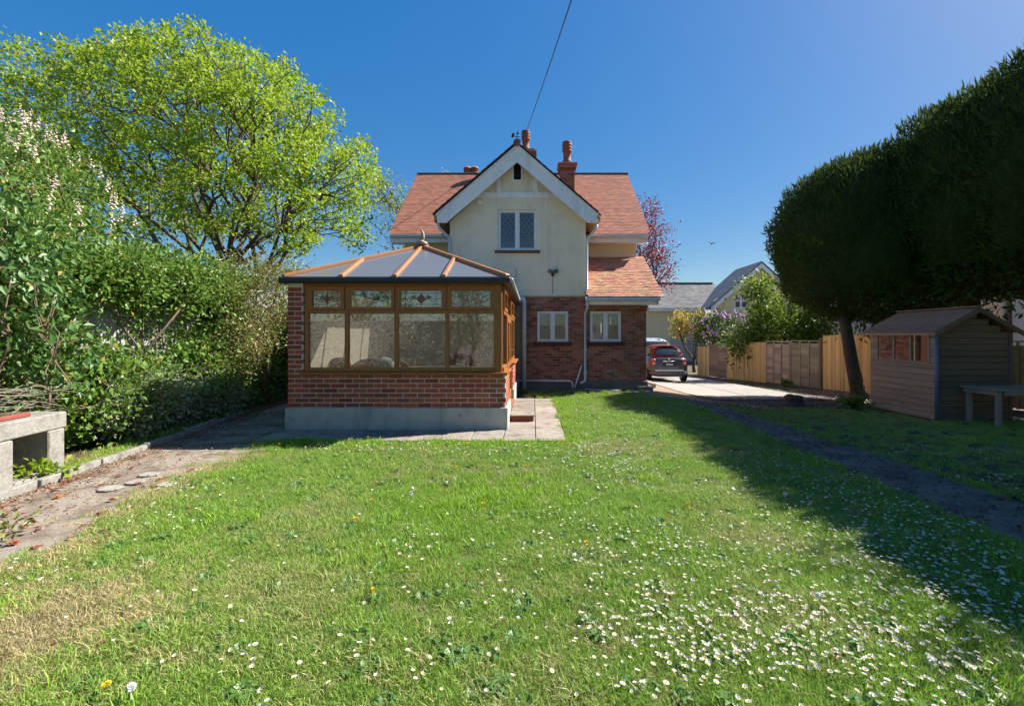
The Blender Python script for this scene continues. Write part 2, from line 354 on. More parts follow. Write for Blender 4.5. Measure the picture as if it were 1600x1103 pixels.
tag(quadsheet('lawn', rngf(-6, 6.62, .15), lawn_l, lawn_r, 40, .004, m_turf), 'turf of the main lawn before the conservatory', 'lawn', kind='structure')
tag(quadsheet('lawn', rngf(6.66, 11.3, .15), lambda y: .5, lawn_r, 20, .006, m_turf), 'turf strip running up to the brick wall of the house', 'lawn', kind='structure')
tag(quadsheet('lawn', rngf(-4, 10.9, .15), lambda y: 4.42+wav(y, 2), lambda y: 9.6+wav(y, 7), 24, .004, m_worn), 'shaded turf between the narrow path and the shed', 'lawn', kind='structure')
tag(quadsheet('garden_path', rngf(-5, 11.7, .15), lambda y: 3.36+wav(y, 3)*.8, lambda y: 4.36+wav(y, 9)*.8, 8, .009, m_path), 'narrow worn grey path along the shaded side of the lawn', 'path', kind='structure')
tag(quadsheet('side_path', rngf(-4, 13, .15), lambda y: -4.30-.135*(y-1) if y < 8.6 else -5.33, lambda y: lawn_l(y)+.25+wav(y, 5)*1.5 if y < 6.6 else -3.75, 10, -.004, m_pathL), 'lichened concrete path beside the hedge kerb, strewn with fallen blossoms', 'path', kind='structure')
tag(quadsheet('gravel_strip', rngf(11.0, 20, .3), lambda y: 2.6 if y < 12.6 else 3.0, lambda y: 4.5+(.0 if y > 13.2 else (13.2-y)*.5), 8, .001, m_gravel), 'tan gravel and grit between house corner and driveway', 'gravel', kind='structure')
# driveway: concrete bays
dw = tag(quadsheet('driveway', rngf(12.7, 34, .4), lambda y: 4.47, lambda y: 7.75, 8, .004, m_soil), 'pale concrete driveway leading past the house to the parked cars', 'driveway', kind='structure')
for j in range(7):
    for i in range(2):
        xa, xb = 4.46+i*1.65, 4.46+i*1.65+1.635; ya, yb = 12.75+j*3.0, 12.75+j*3.0+2.98
        p = [(xa, ya), (xb, ya+(.0)), (xb, yb), (xa, yb)]
        if j == 0 and i == 0: p = [(xb, ya), (xb, yb), (xa, yb), (xa, ya+1.15), (xa+.5, ya+.25)]
        mb = MB(); n = len(p)
        mb.add([(x, y, g(x, y)-.03) for x, y in p]+[(x, y, g(x, y)+.022+.004*(i+j*.5)) for x, y in p],
               [tuple(range(n)), tuple(range(n, 2*n))]+[(k, (k+1) % n, (k+1) % n+n, k+n) for k in range(n)])
        mb.build('slab', m_conc, dw, bevel=.006, loc=(xa, ya, 0))
# patio
pat = tag(MB().box(-3.9, .47, 6.66, 11.1, -.05, .004).build('patio', m_soil, loc=(-1.5, 7, 0)), 'weathered stone patio wrapping the conservatory corner', 'patio', kind='structure')
def slab(x0, x1, y0, y1):
    o = cbox('slab', x0, x1, y0, y1, -.03, .022+random.uniform(-.004, .004), m_slab, pat, .006); o.rotation_euler = (R(random.uniform(-.25, .25)), R(random.uniform(-.25, .25)), R(random.uniform(-.3, .3)))
x = -3.88
while x < -.6:
    wd = random.choice([.6, .75, .45]); x1 = min(x+wd, -.42)
    if -.42-x1 < .2: x1 = -.42
    slab(x+.005, x1-.005, 6.67, 7.42); x = x1
y = 6.67
while y < 11:
    y1 = min(y+random.choice([.6, .75, .9]), 11.09)
    if 11.09-y1 < .3: y1 = 11.09
    slab(-.415, .04, y+.005, y1-.005); slab(.05, .465, y+.005, y1-.005); y = y1
# kerb along the side path
kb = root('kerb', (-4.7, 5, 0), 'broken pale concrete edging between side path and hedge bed', 'kerb')
y = 2.2
while y < 8.5:
    ln = random.uniform(.75, .95); xx = -4.32-.135*(y+ln/2-1)
    hgt = .085+random.uniform(-.02, .012)
    o = cbox('kerb_stone', xx-.035, xx+.035, y, y+ln-.015, -.05, hgt, m_block, kb, .008)
    o.rotation_euler = (R(random.uniform(-1, 1)), R(random.uniform(-4, 4)), R(7.7+random.uniform(-1.2, 1.2))); y += ln
# round stepping discs sunk in the side path
for i, (px, py) in enumerate([(172, 764), (232, 742), (262, 757), (212, 754)]):
    p = gnd(px, py); mb = MB(); n = 10; rr = .08+.02*random.random()
    ring = [(p.x+rr*(1+.12*math.sin(3*a+i))*math.cos(a), p.y+rr*1.1*(1+.12*math.cos(2*a))*math.sin(a)) for a in [2*math.pi*k/n for k in range(n)]]
    mb.prism(ring, .0, .014, 'z'); o = mb.build('stepping_stone', m_conc, bevel=.004, loc=p)
    tag(o, 'small flat pale stone set in the lichened side path', 'stone', 'pale stones in the side path')
# ------------------------------------------------------------------ house
HY = 13.0; WX0, WX1 = -2.236, 1.438; EX1 = 3.085; GC = -.405
house = root('house', (0, 15, 0), 'cream gabled cottage over red brick with orange tiled roofs', 'house')
def wall_holes(x0, x1, z0, z1, y0, y1, holes):
    xs = sorted({x0, x1, *[h[0] for h in holes], *[h[1] for h in holes]}); zs = sorted({z0, z1, *[h[2] for h in holes], *[h[3] for h in holes]})
    mb = MB()
    for k in range(len(zs)-1):
        run = None
        for i in range(len(xs)-1):
            cx, cz = (xs[i]+xs[i+1])/2, (zs[k]+zs[k+1])/2
            hole = any(h[0] < cx < h[1] and h[2] < cz < h[3] for h in holes)
            if not hole: run = [xs[i], xs[i+1]] if run is None else [run[0], xs[i+1]]
            if run and (hole or i == len(xs)-2): mb.box(run[0], run[1], y0, y1, zs[k], zs[k+1]); run = None
    return mb
s = HY/F
ZB = PZ(461, HY)                                        # brick top
uw = (PX(778, HY), PX(838.5, HY), PZ(391.5, HY), PZ(328, HY))      # upper window hole
w1 = (PX(839.5, HY), PX(887.5, HY), PZ(534, HY), PZ(486, HY))
w2 = (PX(922, HY), PX(970.5, HY), PZ(534, HY), PZ(486, HY))
gw = wall_holes(WX0, WX1, ZB+.02, 4.55, HY-.02, HY+.2, [(uw[0], uw[1], uw[2], 4.55)])
zl = lambda x: 4.55+(1.65*(x-WX0)/(GC-WX0) if x < GC else 1.65*(WX1-x)/(WX1-GC))
gw.prism([(WX0, 4.55), (uw[0], 4.55), (uw[0], zl(uw[0]))], HY-.02, HY+.2).prism([(uw[1], 4.55), (WX1, 4.55), (uw[1], zl(uw[1]))], HY-.02, HY+.2)
gw.prism([(uw[0], uw[3]), (uw[1], uw[3]), (uw[1], zl(uw[1])), (GC, 6.2), (uw[0], zl(uw[0]))], HY-.02, HY+.2)
gw.prism([(WX0, ZB+.02), (WX1, ZB+.02), (WX1, ZB-.03), (WX0, ZB-.03)], HY-.045, HY+.1)
wall_up = gw.build('rendered_wall', m_render, house)
bw = wall_holes(WX0, EX1, -.3, ZB-.03, HY+.012, HY+.22, [w1, w2]); brickwall = bw.build('brick_wall', m_mortar_h, house)
MB().box(-.3, EX1+.04, HY-.05, HY+.15, -.4, PZ(595, HY)).box(EX1-.3, EX1+.16, HY-.12, HY+.3, -.4, .12).build('plinth', m_plinth_h, house, bevel=.02)
# side, rear and upper walls
for q in ((WX0, WX0+.2, HY+.2, 15, 0, 4.5), (WX1-.2, WX1, HY+.2, 15, 2.0, 4.5), (EX1-.2, EX1, HY+.22, 15, -.4, 2.5)): MB().box(*q).build('side_wall', m_brick_h, house)
up = wall_holes(-3.97, 3.22, 0, 4.6, 14.9, 15.1, [])
up.box(-3.97, -3.77, 15.1, 21.3, 0, 4.6).box(3.02, 3.22, 15.1, 21.3, -.6, 4.6).box(-3.97, 3.22, 21.3, 21.5, 0, 4.6)
for xa in (-3.97, 3.02): up.prism([(14.9, 4.6), (21.5, 4.6), (18.1, 7.35)], xa, xa+.2, 'x')
up.build('upper_wall', m_cream2, house)
ewall = MB().box(3.222, 3.245, 14.95, 21.45, -.8, 2.6).build('end_wall', m_mortar_h, house); st = MB(); z = -.6; r = 0
while z < 2.5:
    y = 14.96-(.11 if r % 2 else 0)
    while y < 21.4: st.box(3.24, 3.255, max(y, 14.96), min(y+.215, 21.44), z, z+.066); y += .225
    z += .075; r += 1
tag(st.build('bricks', m_brick_h, ewall), kind='stuff')
# bricks of the front wall
random.seed(3)
bl = []; z = PZ(595, HY)+.004; row = 0
while z < ZB-.09:
    x = -.36+(0 if row % 2 else -.1125)
    while x < EX1-.01:
        a, b = max(x, -.3), min(x+.2155, EX1-.004)
        for h in (w1, w2):
            if h[2]-.05 < z+.03 < h[3]:
                if a < h[0] < b: b = h[0]-.004
                elif a < h[1] < b: a = h[1]+.004
                elif h[0] <= a and b <= h[1]: a = b
        if b-a > .03: bl.append((a, b, z))
        x += .2255
    z += .0752; row += 1
random.shuffle(bl); bl.sort(key=lambda q: -(q[1]-q[0] > .2))
st = MB()
for k, (a, b, z) in enumerate(bl):
    dy = random.uniform(-.003, .004)
    if k < 300:
        o = link('brick', chamfer(.2155, .09, .066, .006, m_brick_h), brickwall, ((a+b)/2, HY+.047+dy, z+.033))
        o.scale.x = (b-a)/.2155
    else: st.box(a, b, HY+.002+dy, HY+.09, z, z+.066)
tag(st.build('bricks', m_brick_h, brickwall), kind='stuff')
def house_window(hole, lattice=False, curtain=None):
    x0, x1, z0, z1 = hole; wn = link('window', bpy.data.meshes.new('window_reveal'), house, ((x0+x1)/2, HY, z0))
    mb = MB(); y0, y1 = HY+.03, HY+.10; t = .05
    me = MB().box(x0, x0+t, y0, y1, z0, z1).box(x1-t, x1, y0, y1, z0, z1).box(x0+t, x1-t, y0, y1, z0, z0+t).box(x0+t, x1-t, y0, y1, z1-t, z1).box((x0+x1)/2-.04, (x0+x1)/2+.04, y0-.004, y1, z0+t, z1-t)
    bpy.data.objects.remove(wn)
    wn = me.build('window', m_upvc, house, bevel=.006, loc=((x0+x1)/2, HY, z0))
    for a, b in ((x0+t, (x0+x1)/2-.04), ((x0+x1)/2+.04, x1-t)):
        q = .022
        MB().box(a, a+q, y0-.008, y1-.02, z0+t, z1-t).box(b-q, b, y0-.008, y1-.02, z0+t, z1-t).box(a+q, b-q, y0-.008, y1-.02, z0+t, z0+t+q).box(a+q, b-q, y0-.008, y1-.02, z1-t-q, z1-t).build('sash', m_upvc, wn, bevel=.003)
        MB().box(a+.005, b-.005, y0+.03, y0+.036, z0+t, z1-t).build('pane', m_glass_h, wn)
        if lattice:
            lt = MB(); A, B, C, D = a+q, b-q, z0+t+q, z1-t-q; pw, ph = (B-A)/3, (D-C)/5
            for sgn in (1, -1):
                for k in range(-6, 12):
                    xs0 = A+k*pw; pts = []
                    # line x = xs0 + sgn*(z-C)*pw/ph
                    seg = []
                    for zz in np.linspace(C, D, 41):
                        xx = xs0+sgn*(zz-C)*pw/ph
                        if A <= xx <= B: seg.append((xx, zz))
                    if len(seg) > 1: lt.beam((seg[0][0], y0+.024, seg[0][1]), (seg[-1][0], y0+.024, seg[-1][1]), .013, .006, (0, 1, 0))
            lt.build('lead_lattice', M('light_lead', (.28, .28, .26), rough=.6), wn)
    return wn
wn = house_window(uw, True)
cbox('window_sill', uw[0]-.08, uw[1]+.09, HY-.10, HY+.06, uw[2]-.075, uw[2]-.012, M('brown_sill', (.12, .06, .035), rough=.7), house)
m_sill = M('red_painted_sill', (.10, .028, .026), (.075, .022, .02), 8, .7)
for wh in (w1, w2):
    wn = house_window(wh)
    cbox('window_sill', wh[0]-.09, wh[1]+.10, HY-.06, HY+.06, wh[2]-.11, wh[2]-.006, m_sill, house)
m_curt = M('net_curtain', (.70, .68, .62), (.6, .58, .52), 8, .9)
for (a, b, hole) in ((.62, .72, w2), (.05, .42, w2), (.1, .3, w1)):
    x0, x1 = hole[0]+(hole[1]-hole[0])*a, hole[0]+(hole[1]-hole[0])*b; mb = MB(); n = 14
    V = [(x0+(x1-x0)*i/n, HY+.30+.02*math.sin(i*1.9), z) for i in range(n+1) for z in (hole[2]-.05, hole[3]+.05)]
    mb.add(V+[(x, y+.006, z) for x, y, z in V], [(2*i, 2*i+2, 2*i+3, 2*i+1) for i in range(n)]+[(2*n+2+2*i, 2*n+3+2*i, 2*n+5+2*i, 2*n+4+2*i) for i in range(n)])
    mb.build('curtain', m_curt, house)
# gable trim
def zt(x): return 6.20-abs(x-GC)*.856
BY = 12.64
for sg in (-1, 1):
    c = GC
    poly = [(c, 6.455), (c+sg*2.11, 4.65), (c+sg*2.11, 4.44), (c+sg*1.865, 4.44), (c, 6.04)]
    MB().prism(poly, BY, BY+.045).build('barge_board', m_white, house, bevel=.004)
    poly = [(c, 6.50), (c+sg*2.14, 4.67), (c+sg*2.14, 4.625), (c, 6.455)]
    MB().prism(poly, BY-.03, BY+.05).build('barge_cap', m_white, house)
    # roof slab with soffit
    poly = [(c, 6.52), (c+sg*2.2, 4.64), (c+sg*2.2, 4.50), (c, 6.38)]
    MB().prism(poly, BY+.046, 17.0).build('gable_roof_slab', M('soffit_boards', (.52, .40, .20), (.44, .33, .16), 5, .8), house)
MB().box(PX(743, HY), PX(872, HY), HY-.055, HY-.02, PZ(310, HY), PZ(301, HY)).build('collar_board', m_white, house, bevel=.004)
for px in (779.5, 837): MB().box(PX(px-3.6, HY), PX(px+3.6, HY), HY-.05, HY-.02, PZ(301, HY)+.002, zt(PX(px, HY))+.0).build('gable_stud', m_white, house, bevel=.004)
x0, x1, z0, z1 = PX(800.5, HY), PX(816.5, HY), PZ(284.5, HY), PZ(252, HY)
vt = MB().box(x0, x0+.04, HY-.06, HY-.02, z0, z1).box(x1-.04, x1, HY-.06, HY-.02, z0, z1).box(x0+.04, x1-.04, HY-.06, HY-.02, z0, z0+.04).build('gable_vent', m_white, house)
MB().box(x0+.041, x1-.041, HY-.03, HY-.021, z0+.041, z1).build('vent_back', m_dark, vt)
for k in range(6): cbox('louvre', x0+.042, x1-.042, HY-.055, HY-.035, z0+.06+k*.08, z0+.075+k*.08, m_dark, vt, .002, (R(35), 0, 0))
# roofs
def tile_frames(o, u, v, ulen, vlen, tw=.166, gauge=.1):
    out = []; nv = int(vlen/gauge); nu = int(math.ceil(ulen/tw))
    for j in range(nv+1):
        for i in range(nu+1):
            a = i*tw-(tw/2 if j % 2 else 0)
            if a > ulen-.05 or a < -.12: continue
            out.append((o+u*max(a+tw/2, .05)+v*(j*gauge+.085), j, i))
    return out
def tiled(o, u, v, ulen, vlen, mat, parent, nobj=0, name='tile', keep=None, miss=()):
    o, u, v = Vector(o), Vector(u).normalized(), Vector(v).normalized(); n = u.cross(v)
    if n.z < 0: n = -n
    fr = tile_frames(o, u, v, ulen, vlen); Mx = Matrix((u, v, n)).transposed().to_3x3()
    V = []; Fc = []; cnt = 0
    bx = np.array([(x, y, z) for z in (-.005, .005) for y in (-.1, .1) for x in (-.0829, .0829)])
    fb = np.array([(0, 2, 3, 1), (4, 5, 7, 6), (0, 1, 5, 4), (2, 6, 7, 3), (0, 4, 6, 2), (1, 3, 7, 5)])
    for p, j, i in fr:
        if keep and not keep(p): continue
        if (j, i) in miss: continue
        tilt = .055+random.uniform(-.016, .022) if nobj == 0 else .07+random.uniform(-.01, .02); c = p+n*(.018+random.uniform(0, .002 if nobj == 0 else .005)); rz = random.uniform(-.012, .012)
        Rm = Mx @ Euler((-tilt, random.uniform(-.003, .003) if nobj == 0 else random.uniform(-.012, .012), rz if nobj else 0)).to_matrix()
        c = c-v*random.uniform(0, .004 if nobj == 0 else .01)
        if cnt < nobj:
            ob = link(name, chamfer(.165, .2, .014, .003, mat), parent, c); ob.rotation_euler = Rm.to_euler(); cnt += 1
        else:
            A = bx @ np.array(Rm).T+np.array(c); Fc.append(fb+8*len(V)); V.append(A)
    if V: tag(np_mesh(name+'s', np.concatenate(V), np.concatenate(Fc), mat, parent), kind='stuff')
sl_m = math.atan2(7.54-4.545, 18.1-14.55)
rf = MB().prism([(14.58, 4.46), (18.1, 7.45), (21.6, 4.46), (21.6, 4.56), (18.1, 7.53), (14.58, 4.555)], -4.28, 3.49, 'x').build('roof', m_soil, house)
vl = math.hypot(7.54-4.545, 3.55)
tiled((-4.31, 14.52, 4.53), (1, 0, 0), (0, math.cos(sl_m), math.sin(sl_m)), 7.82, vl, m_tile, rf, 0,
      keep=lambda p: abs(p.x-GC) > (6.45-p.z)/.856-.15 or p.z > 6.6)
rd = MB(); x = -4.33
while x < 3.5:
    ln = .33; rd.tube([(x+.004, 18.1, 7.50), (x+ln-.004, 18.1, 7.50)], .115, 8); x += ln
rd.build('ridge_tiles', M('dark_ridge_tile', (.14, .09, .07), (.09, .06, .05), 5, .9), rf)
for sg in (-1, 1):
    tiled((GC+sg*2.2, BY-.06 if sg < 0 else 17.0, 4.655), (0, sg*-1, 0) if sg > 0 else (0, 1, 0), (-sg*.76, 0, .65), 4.35, 2.86, M('dark_gable_tile', (.17, .085, .06), (.11, .065, .05), 8, .9, .3, 60, rand=.3, c3=(.2, .19, .1), s3=3), rf)
MB().tube([(GC, BY-.06, 6.54), (GC, 17, 6.54)], .10, 8).build('gable_ridge', m_terra, rf)
# fascias and gutters
for xa, xb in ((-4.31, WX0-.02), (WX1+.04, 3.5)):
    MB().box(xa, xb, 14.56, 14.60, PZ(379, 14.56), PZ(368, 14.56)).box(xa, xb, 14.60, 14.9, PZ(379, 14.56), PZ(379, 14.56)+.02).build('fascia', m_white, house)
    MB().tube([(xa, 14.50, PZ(369, 14.5)), (xb, 14.50, PZ(369, 14.5))], .05, 8).build('gutter', m_pipe, house)
# lean-to roof
ly0, ly1, lz0, lz1 = 12.62, 14.9, 2.49, 3.87
lr = MB().prism([(ly0, lz0-.09), (ly1, lz1-.09), (ly1, lz1), (ly0, lz0)], WX1+.01, 3.31, 'x').build('lean_to_roof', m_soil, house)
sl_l = math.atan2(lz1-lz0, ly1-ly0)
tiled((WX1+.02, ly0-.04, lz0-.01), (1, 0, 0), (0, math.cos(sl_l), math.sin(sl_l)), 1.88, math.hypot(lz1-lz0, ly1-ly0)-.02, m_tile_lich, lr, 300,
      miss={(7, 7), (10, 9), (5, 10), (13, 8)})
MB().box(WX1-.03, 3.32, 12.66, 12.70, PZ(476, 12.66), PZ(468, 12.66)).box(WX1-.03, 3.32, 12.70, 13.01, PZ(476, 12.66), PZ(476, 12.66)+.02).build('fascia', m_white, house)
MB().prism([(12.66, PZ(476, 12.66)), (13.0, PZ(476, 12.66)), (13.0, 2.62), (12.66, 2.44)], 3.285, 3.31, 'x').build('verge_board', m_white, house)
MB().tube([(WX1-.05, 12.60, PZ(467, 12.6)), (3.34, 12.60, PZ(467, 12.6))], .055, 10).build('gutter', m_pipe, house)
# pipes
def pipe(name, pts, r, mat=m_pipe): return MB().tube(pts, r, 10).build(name, mat, house, True)
xr = PX(917, 12.9)
pipe('downpipe', [(PX(933, 12.7), 12.72, 4.42), (PX(931, 12.7), 12.74, 4.30), (xr, 12.92, 4.05), (xr, 12.93, 3.9), (xr, 12.93, 2.66), (xr+.05, 12.86, 2.6)], .036)
xl = PX(702.5, 12.92)
pipe('downpipe', [(PX(684, 12.7), 12.72, 4.44), (PX(686, 12.7), 12.74, 4.32), (xl, 12.92, 4.1), (xl, 12.93, 3.9), (xl, 12.93, 2.4)], .036)
x = PX(918, 12.6); x2 = PX(914.5, 12.9)
pipe('downpipe', [(x, 12.6, 2.36), (x, 12.61, 2.22), (x2, 12.92, 2.05), (x2, 12.93, .30), (x2-.02, 12.9, .24), (x2-.13, 12.86, .2)], .036)
for zz in (1.05, .45): cbox('pipe_clip', x2-.055, x2+.055, 12.89, 12.97, zz, zz+.04, m_pipe, house)
xs = PX(819, 12.75)
pipe('soil_pipe', [(PX(806, 12.7), 12.75, PZ(466.5, 12.75)), (xs-.05, 12.75, PZ(466.5, 12.75)), (xs-.012, 12.75, PZ(467.5, 12.75)), (xs, 12.75, PZ(471, 12.75)), (xs, 12.75, -.02)], .058)
for zz in (1.55, 1.3): MB().tube([(xs, 12.75, zz), (xs, 12.75, zz+.04)], .068, 10).build('pipe_collar', m_pipe, house, True)
zp = PZ(595, 12.88)
pipe('waste_pipe', [(PX(806, 12.88), 12.88, zp+.01), (PX(891, 12.88), 12.88, zp), (PX(894.5, 12.88), 12.88, zp-.06), (PX(895, 12.88), 12.88, zp-.2)], .024, m_upvc)
pipe('waste_pipe', [(PX(909, 12.93), 12.95, PZ(571, 12.93)), (PX(898, 12.86), 12.88, PZ(606, 12.86))], .022, m_upvc)
cbox('drain_surround', PX(886, 12.7), PX(918, 12.7), 12.5, 12.9, -.02, .06, m_plinth_h, house, .01)
# wall fittings
lt = root('security_light', (PX(863.5, 12.95), 12.9, PZ(427, 12.9)), 'dark twin-head security light on the cream gable wall', 'light')
c = WO[lt]; mbx = MB().tube([c+Vector((0, .07, 0)), c+Vector((0, 0, 0))], .03, 8).build('mount', m_black, lt)
for sg in (-1, 1):
    MB().tube([c, c+Vector((sg*.06, -.02, .05)), c+Vector((sg*.09, -.09, .04))], [.025, .05, .06], 10).build('lamp_head', M('lamp_grey', (.12, .12, .12), rough=.5), lt)
MB().lathe([(.0, -.09), (.035, -.08), (.04, -.02), (.03, .0)], tuple(c), 10).build('sensor', m_black, lt)
MB().tube([c+Vector((0, .065, -.06)), (c.x, 12.965, PZ(459, 12.95))], .010, 6).build('cable', M('cable_grey', (.3, .29, .27), rough=.7), lt)
bx_ = cbox('alarm_box', PX(746.5, HY), PX(754.5, HY), HY-.08, HY-.021, PZ(321, HY), PZ(313, HY), m_white, None, .01)
tag(bx_, 'small square white box high on the cream gable wall', 'box')
# chimneys
def chimney(x, y, z0, ztop, wd, pots, dp=.46, flare=.1, ph=.8):
    base = MB(); hw, hd = wd/2, dp/2
    ch = MB().box(x-hw, x+hw, y-hd, y+hd, z0, ztop-.34).build('chimney', m_mortar_h, house)
    st = MB(); z = z0; r = 0
    while z < ztop-.36:
        for (ax, lo, hi, pl, sg) in (('x', x-hw, x+hw, y-hd, -1), ('y', y-hd, y+hd, x-hw, -1), ('y', y-hd, y+hd, x+hw, 1)):
            a = lo-(.11 if r % 2 else 0)
            while a < hi:
                a0, a1 = max(a, lo)+.004, min(a+.218, hi)
                if a1-a0 > .03:
                    if ax == 'x': st.box(a0, a1, pl-.01, pl+.02, z+.004, z+.068)
                    else: st.box(pl-.01, pl+.01, a0, a1, z+.004, z+.068)
                a += .225
        z += .075; r += 1
    tag(st.build('bricks', m_brick_h, ch), kind='stuff')
    for k in range(4):
        e = flare*(k+1)/4; zz = ztop-.34+k*.08
        MB().box(x-hw-e, x+hw+e, y-hd-e, y+hd+e, zz+.002, zz+.078).build('corbel_course', m_brick_h, ch, bevel=.006)
    MB().box(x-hw*.8, x+hw*.8, y-hd*.8, y+hd*.8, ztop-.02, ztop+.06).build('flaunching', m_plinth_h, ch, bevel=.02)
    for px_ in pots:
        pr = [(.17, 0), (.17, .08), (.125, .12), (.135, ph*.5)]
        for q in range(3): zz = ph*.52+q*.1; pr += [(.165, zz), (.175, zz+.035), (.15, zz+.05), (.15, zz+.09)]
        pr += [(.165, ph*.92), (.13, ph*.97), (.03, ph)]
        MB().lathe(pr, (px_, y, ztop+.03), 16).build('chimney_pot', m_terra, ch, True)
chimney(PX(886, 16.5), 16.5, 5.4, PZ(258, 16.5), .46, [PX(886, 16.5)], ph=.79)
chimney(PX(826, 18.4), 18.4, 7.0, PZ(237, 18.4), .62, [PX(821.5, 18.4)], ph=.78, flare=.0)
chimney(PX(736, 20.5), 20.5, 5.2, PZ(281, 20.5), .7, [PX(730.5, 20.5), PX(742, 20.5)], flare=.0, ph=.4)
# weather vane on gable apex
wv = root('weather_vane', (GC, BY, 6.5), 'small dark weather vane on the apex of the front gable', 'weather vane')
x0 = GC
MB().tube([(x0, BY, 6.5), (x0, BY, 6.76)], .012, 6).build('rod', m_black, wv)
MB().tube([(x0-.10, BY, 6.72), (x0+.08, BY, 6.69)], .010, 6).build('pointer', m_black, wv)
MB().lathe([(.0, -.035), (.03, -.02), (.035, 0), (.03, .02), (.0, .035)], (x0+.02, BY, 6.80), 8).build('ball', m_black, wv)
MB().prism([(x0-.16, 6.70), (x0-.10, 6.68), (x0-.06, 6.79), (x0-.12, 6.80)], BY-.008, BY+.008).build('tail', m_black, wv)
MB().lathe([(.05, 0), (.06, .05), (.02, .1), (.0, .12)], (x0+.0, BY, 6.5), 8).build('finial_base', m_terra, wv)
# telephone wire
A = Vector((PX(822, 18.4), 18.4, PZ(206, 18.4))); B = Vector((PX(893, 8), 8, PZ(0, 8))); D = (B-A)
pts = [A+D*t*2.4+Vector((0, 0, .35*(t*2.4)*(t*2.4-1)*.6)) for t in np.linspace(0, 1, 24)]
tag(MB().tube(pts, .011, 6).build('telephone_wire', m_black, loc=A), 'thin dark telephone wire running up from the chimney into the sky', 'wire')
# bird
bp = Vector((PX(1112, 30), 30, PZ(381, 30))); bd = root('bird', bp, 'small dark bird flying in the clear sky above the neighbour roof', 'bird')
MB().tube([bp+Vector((-.05, -.15, -.02)), bp+Vector((0, -.02, 0)), bp+Vector((.03, .1, .01)), bp+Vector((.05, .2, .0))], [.015, .05, .045, .01], 8).build('body', m_dark, bd, True)
for pts in ([(0, 0, .02), (.16, .04, .10), (.20, -.06, .04), (.04, -.08, 0)], [(0, 0, .02), (-.10, .02, .12), (-.20, -.02, .12), (-.06, -.08, .01)]):
    q = [bp+Vector(p) for p in pts]; MB().add([*q, *[p-Vector((0, 0, .012)) for p in q]], [(0, 1, 2, 3), (7, 6, 5, 4), (0, 4, 5, 1), (1, 5, 6, 2), (2, 6, 7, 3), (3, 7, 4, 0)]).build('wing', m_dark, bd)
# ------------------------------------------------------------------ conservatory
random.seed(5)
CYF = 7.5; cl, cr = PX(449.5, CYF), PX(790.5, CYF); P75 = lambda px: PX(px, CYF); Z75 = lambda py: PZ(py, CYF)
con = root('conservatory', (-2.1, 9.5, 0), 'brick and oak-coloured conservatory with grey glazed hipped roof', 'conservatory')
zp, zs, ze = .352, .880, Z75(443)                      # plinth top, sill, head
for q in ((cl-.03, cr+.03, CYF-.035, CYF+.25), (cr-.2, cr+.03, CYF+.25, 8.55), (cr-.2, cr+.03, 10.1, 12.92), (cl-.03, cl+.2, CYF+.25, 12.92)): MB().box(*q, -.1, zp).build('plinth', m_plinth, con, bevel=.008)
wl = MB().box(cl+.006, cr-.006, CYF+.006, CYF+.22, zp, zs-.02).box(cl+.006, P75(473), CYF+.006, CYF+.22, zs-.02, ze).box(cr-.22, cr-.006, CYF+.22, 8.55, zp, zs-.02).build('brick_wall', m_mortar, con)
wl2 = MB().box(cr-.22, cr-.006, 10.1, 12.92, zp, zs-.02).build('brick_wall', m_mortar, con)
MB().box(cl+.012, cl+.2, CYF+.22, 12.92, zp, ze).build('plastered_wall', m_plaster, con)
MB().box(cl+.2, cr-.05, 12.90, 12.95, zp, 3.3).build('plastered_back_wall', m_plaster, con)
def brick(ax, a, b, pl, z):
    wl_ = wl2 if ax == 'y' and a > 10 else wl; d = random.uniform(-.003, .003); L = b-a
    if ax == 'x': o = link('brick', chamfer(.2155, .1, .064, .004, m_brick_c), wl_, ((a+b)/2, pl+.05+d, z+.033)); o.scale.x = L/.2155
    else:
        o = link('brick', chamfer(.2155, .1, .064, .004, m_brick_c), wl_, (pl-.05+d, (a+b)/2, z+.033)); o.rotation_euler.z = R(90); o.scale.x = L/.2155
    o.rotation_euler.y = R(random.uniform(-.35, .35)) if ax == 'x' else 0
def course_run(ax, lo, hi, pl, z, row):
    a = lo-(.1125 if row % 2 else 0)
    while a < hi-.02:
        a0, a1 = max(a, lo), min(a+.2155, hi)
        if a1-a0 > .035: brick(ax, a0, a1, pl, z)
        a += .2255
for r in range(7):
    z = zp+.006+r*.0752
    course_run('x', cl, cr, CYF, z, r); course_run('y', CYF+.11, 8.55, cr, z, r+1); course_run('y', 10.1, 12.9, cr, z, r)
for r in range(7, 26):
    z = zp+.006+r*.0752
    if z < ze-.06: course_run('x', cl, P75(473), CYF, z, r)
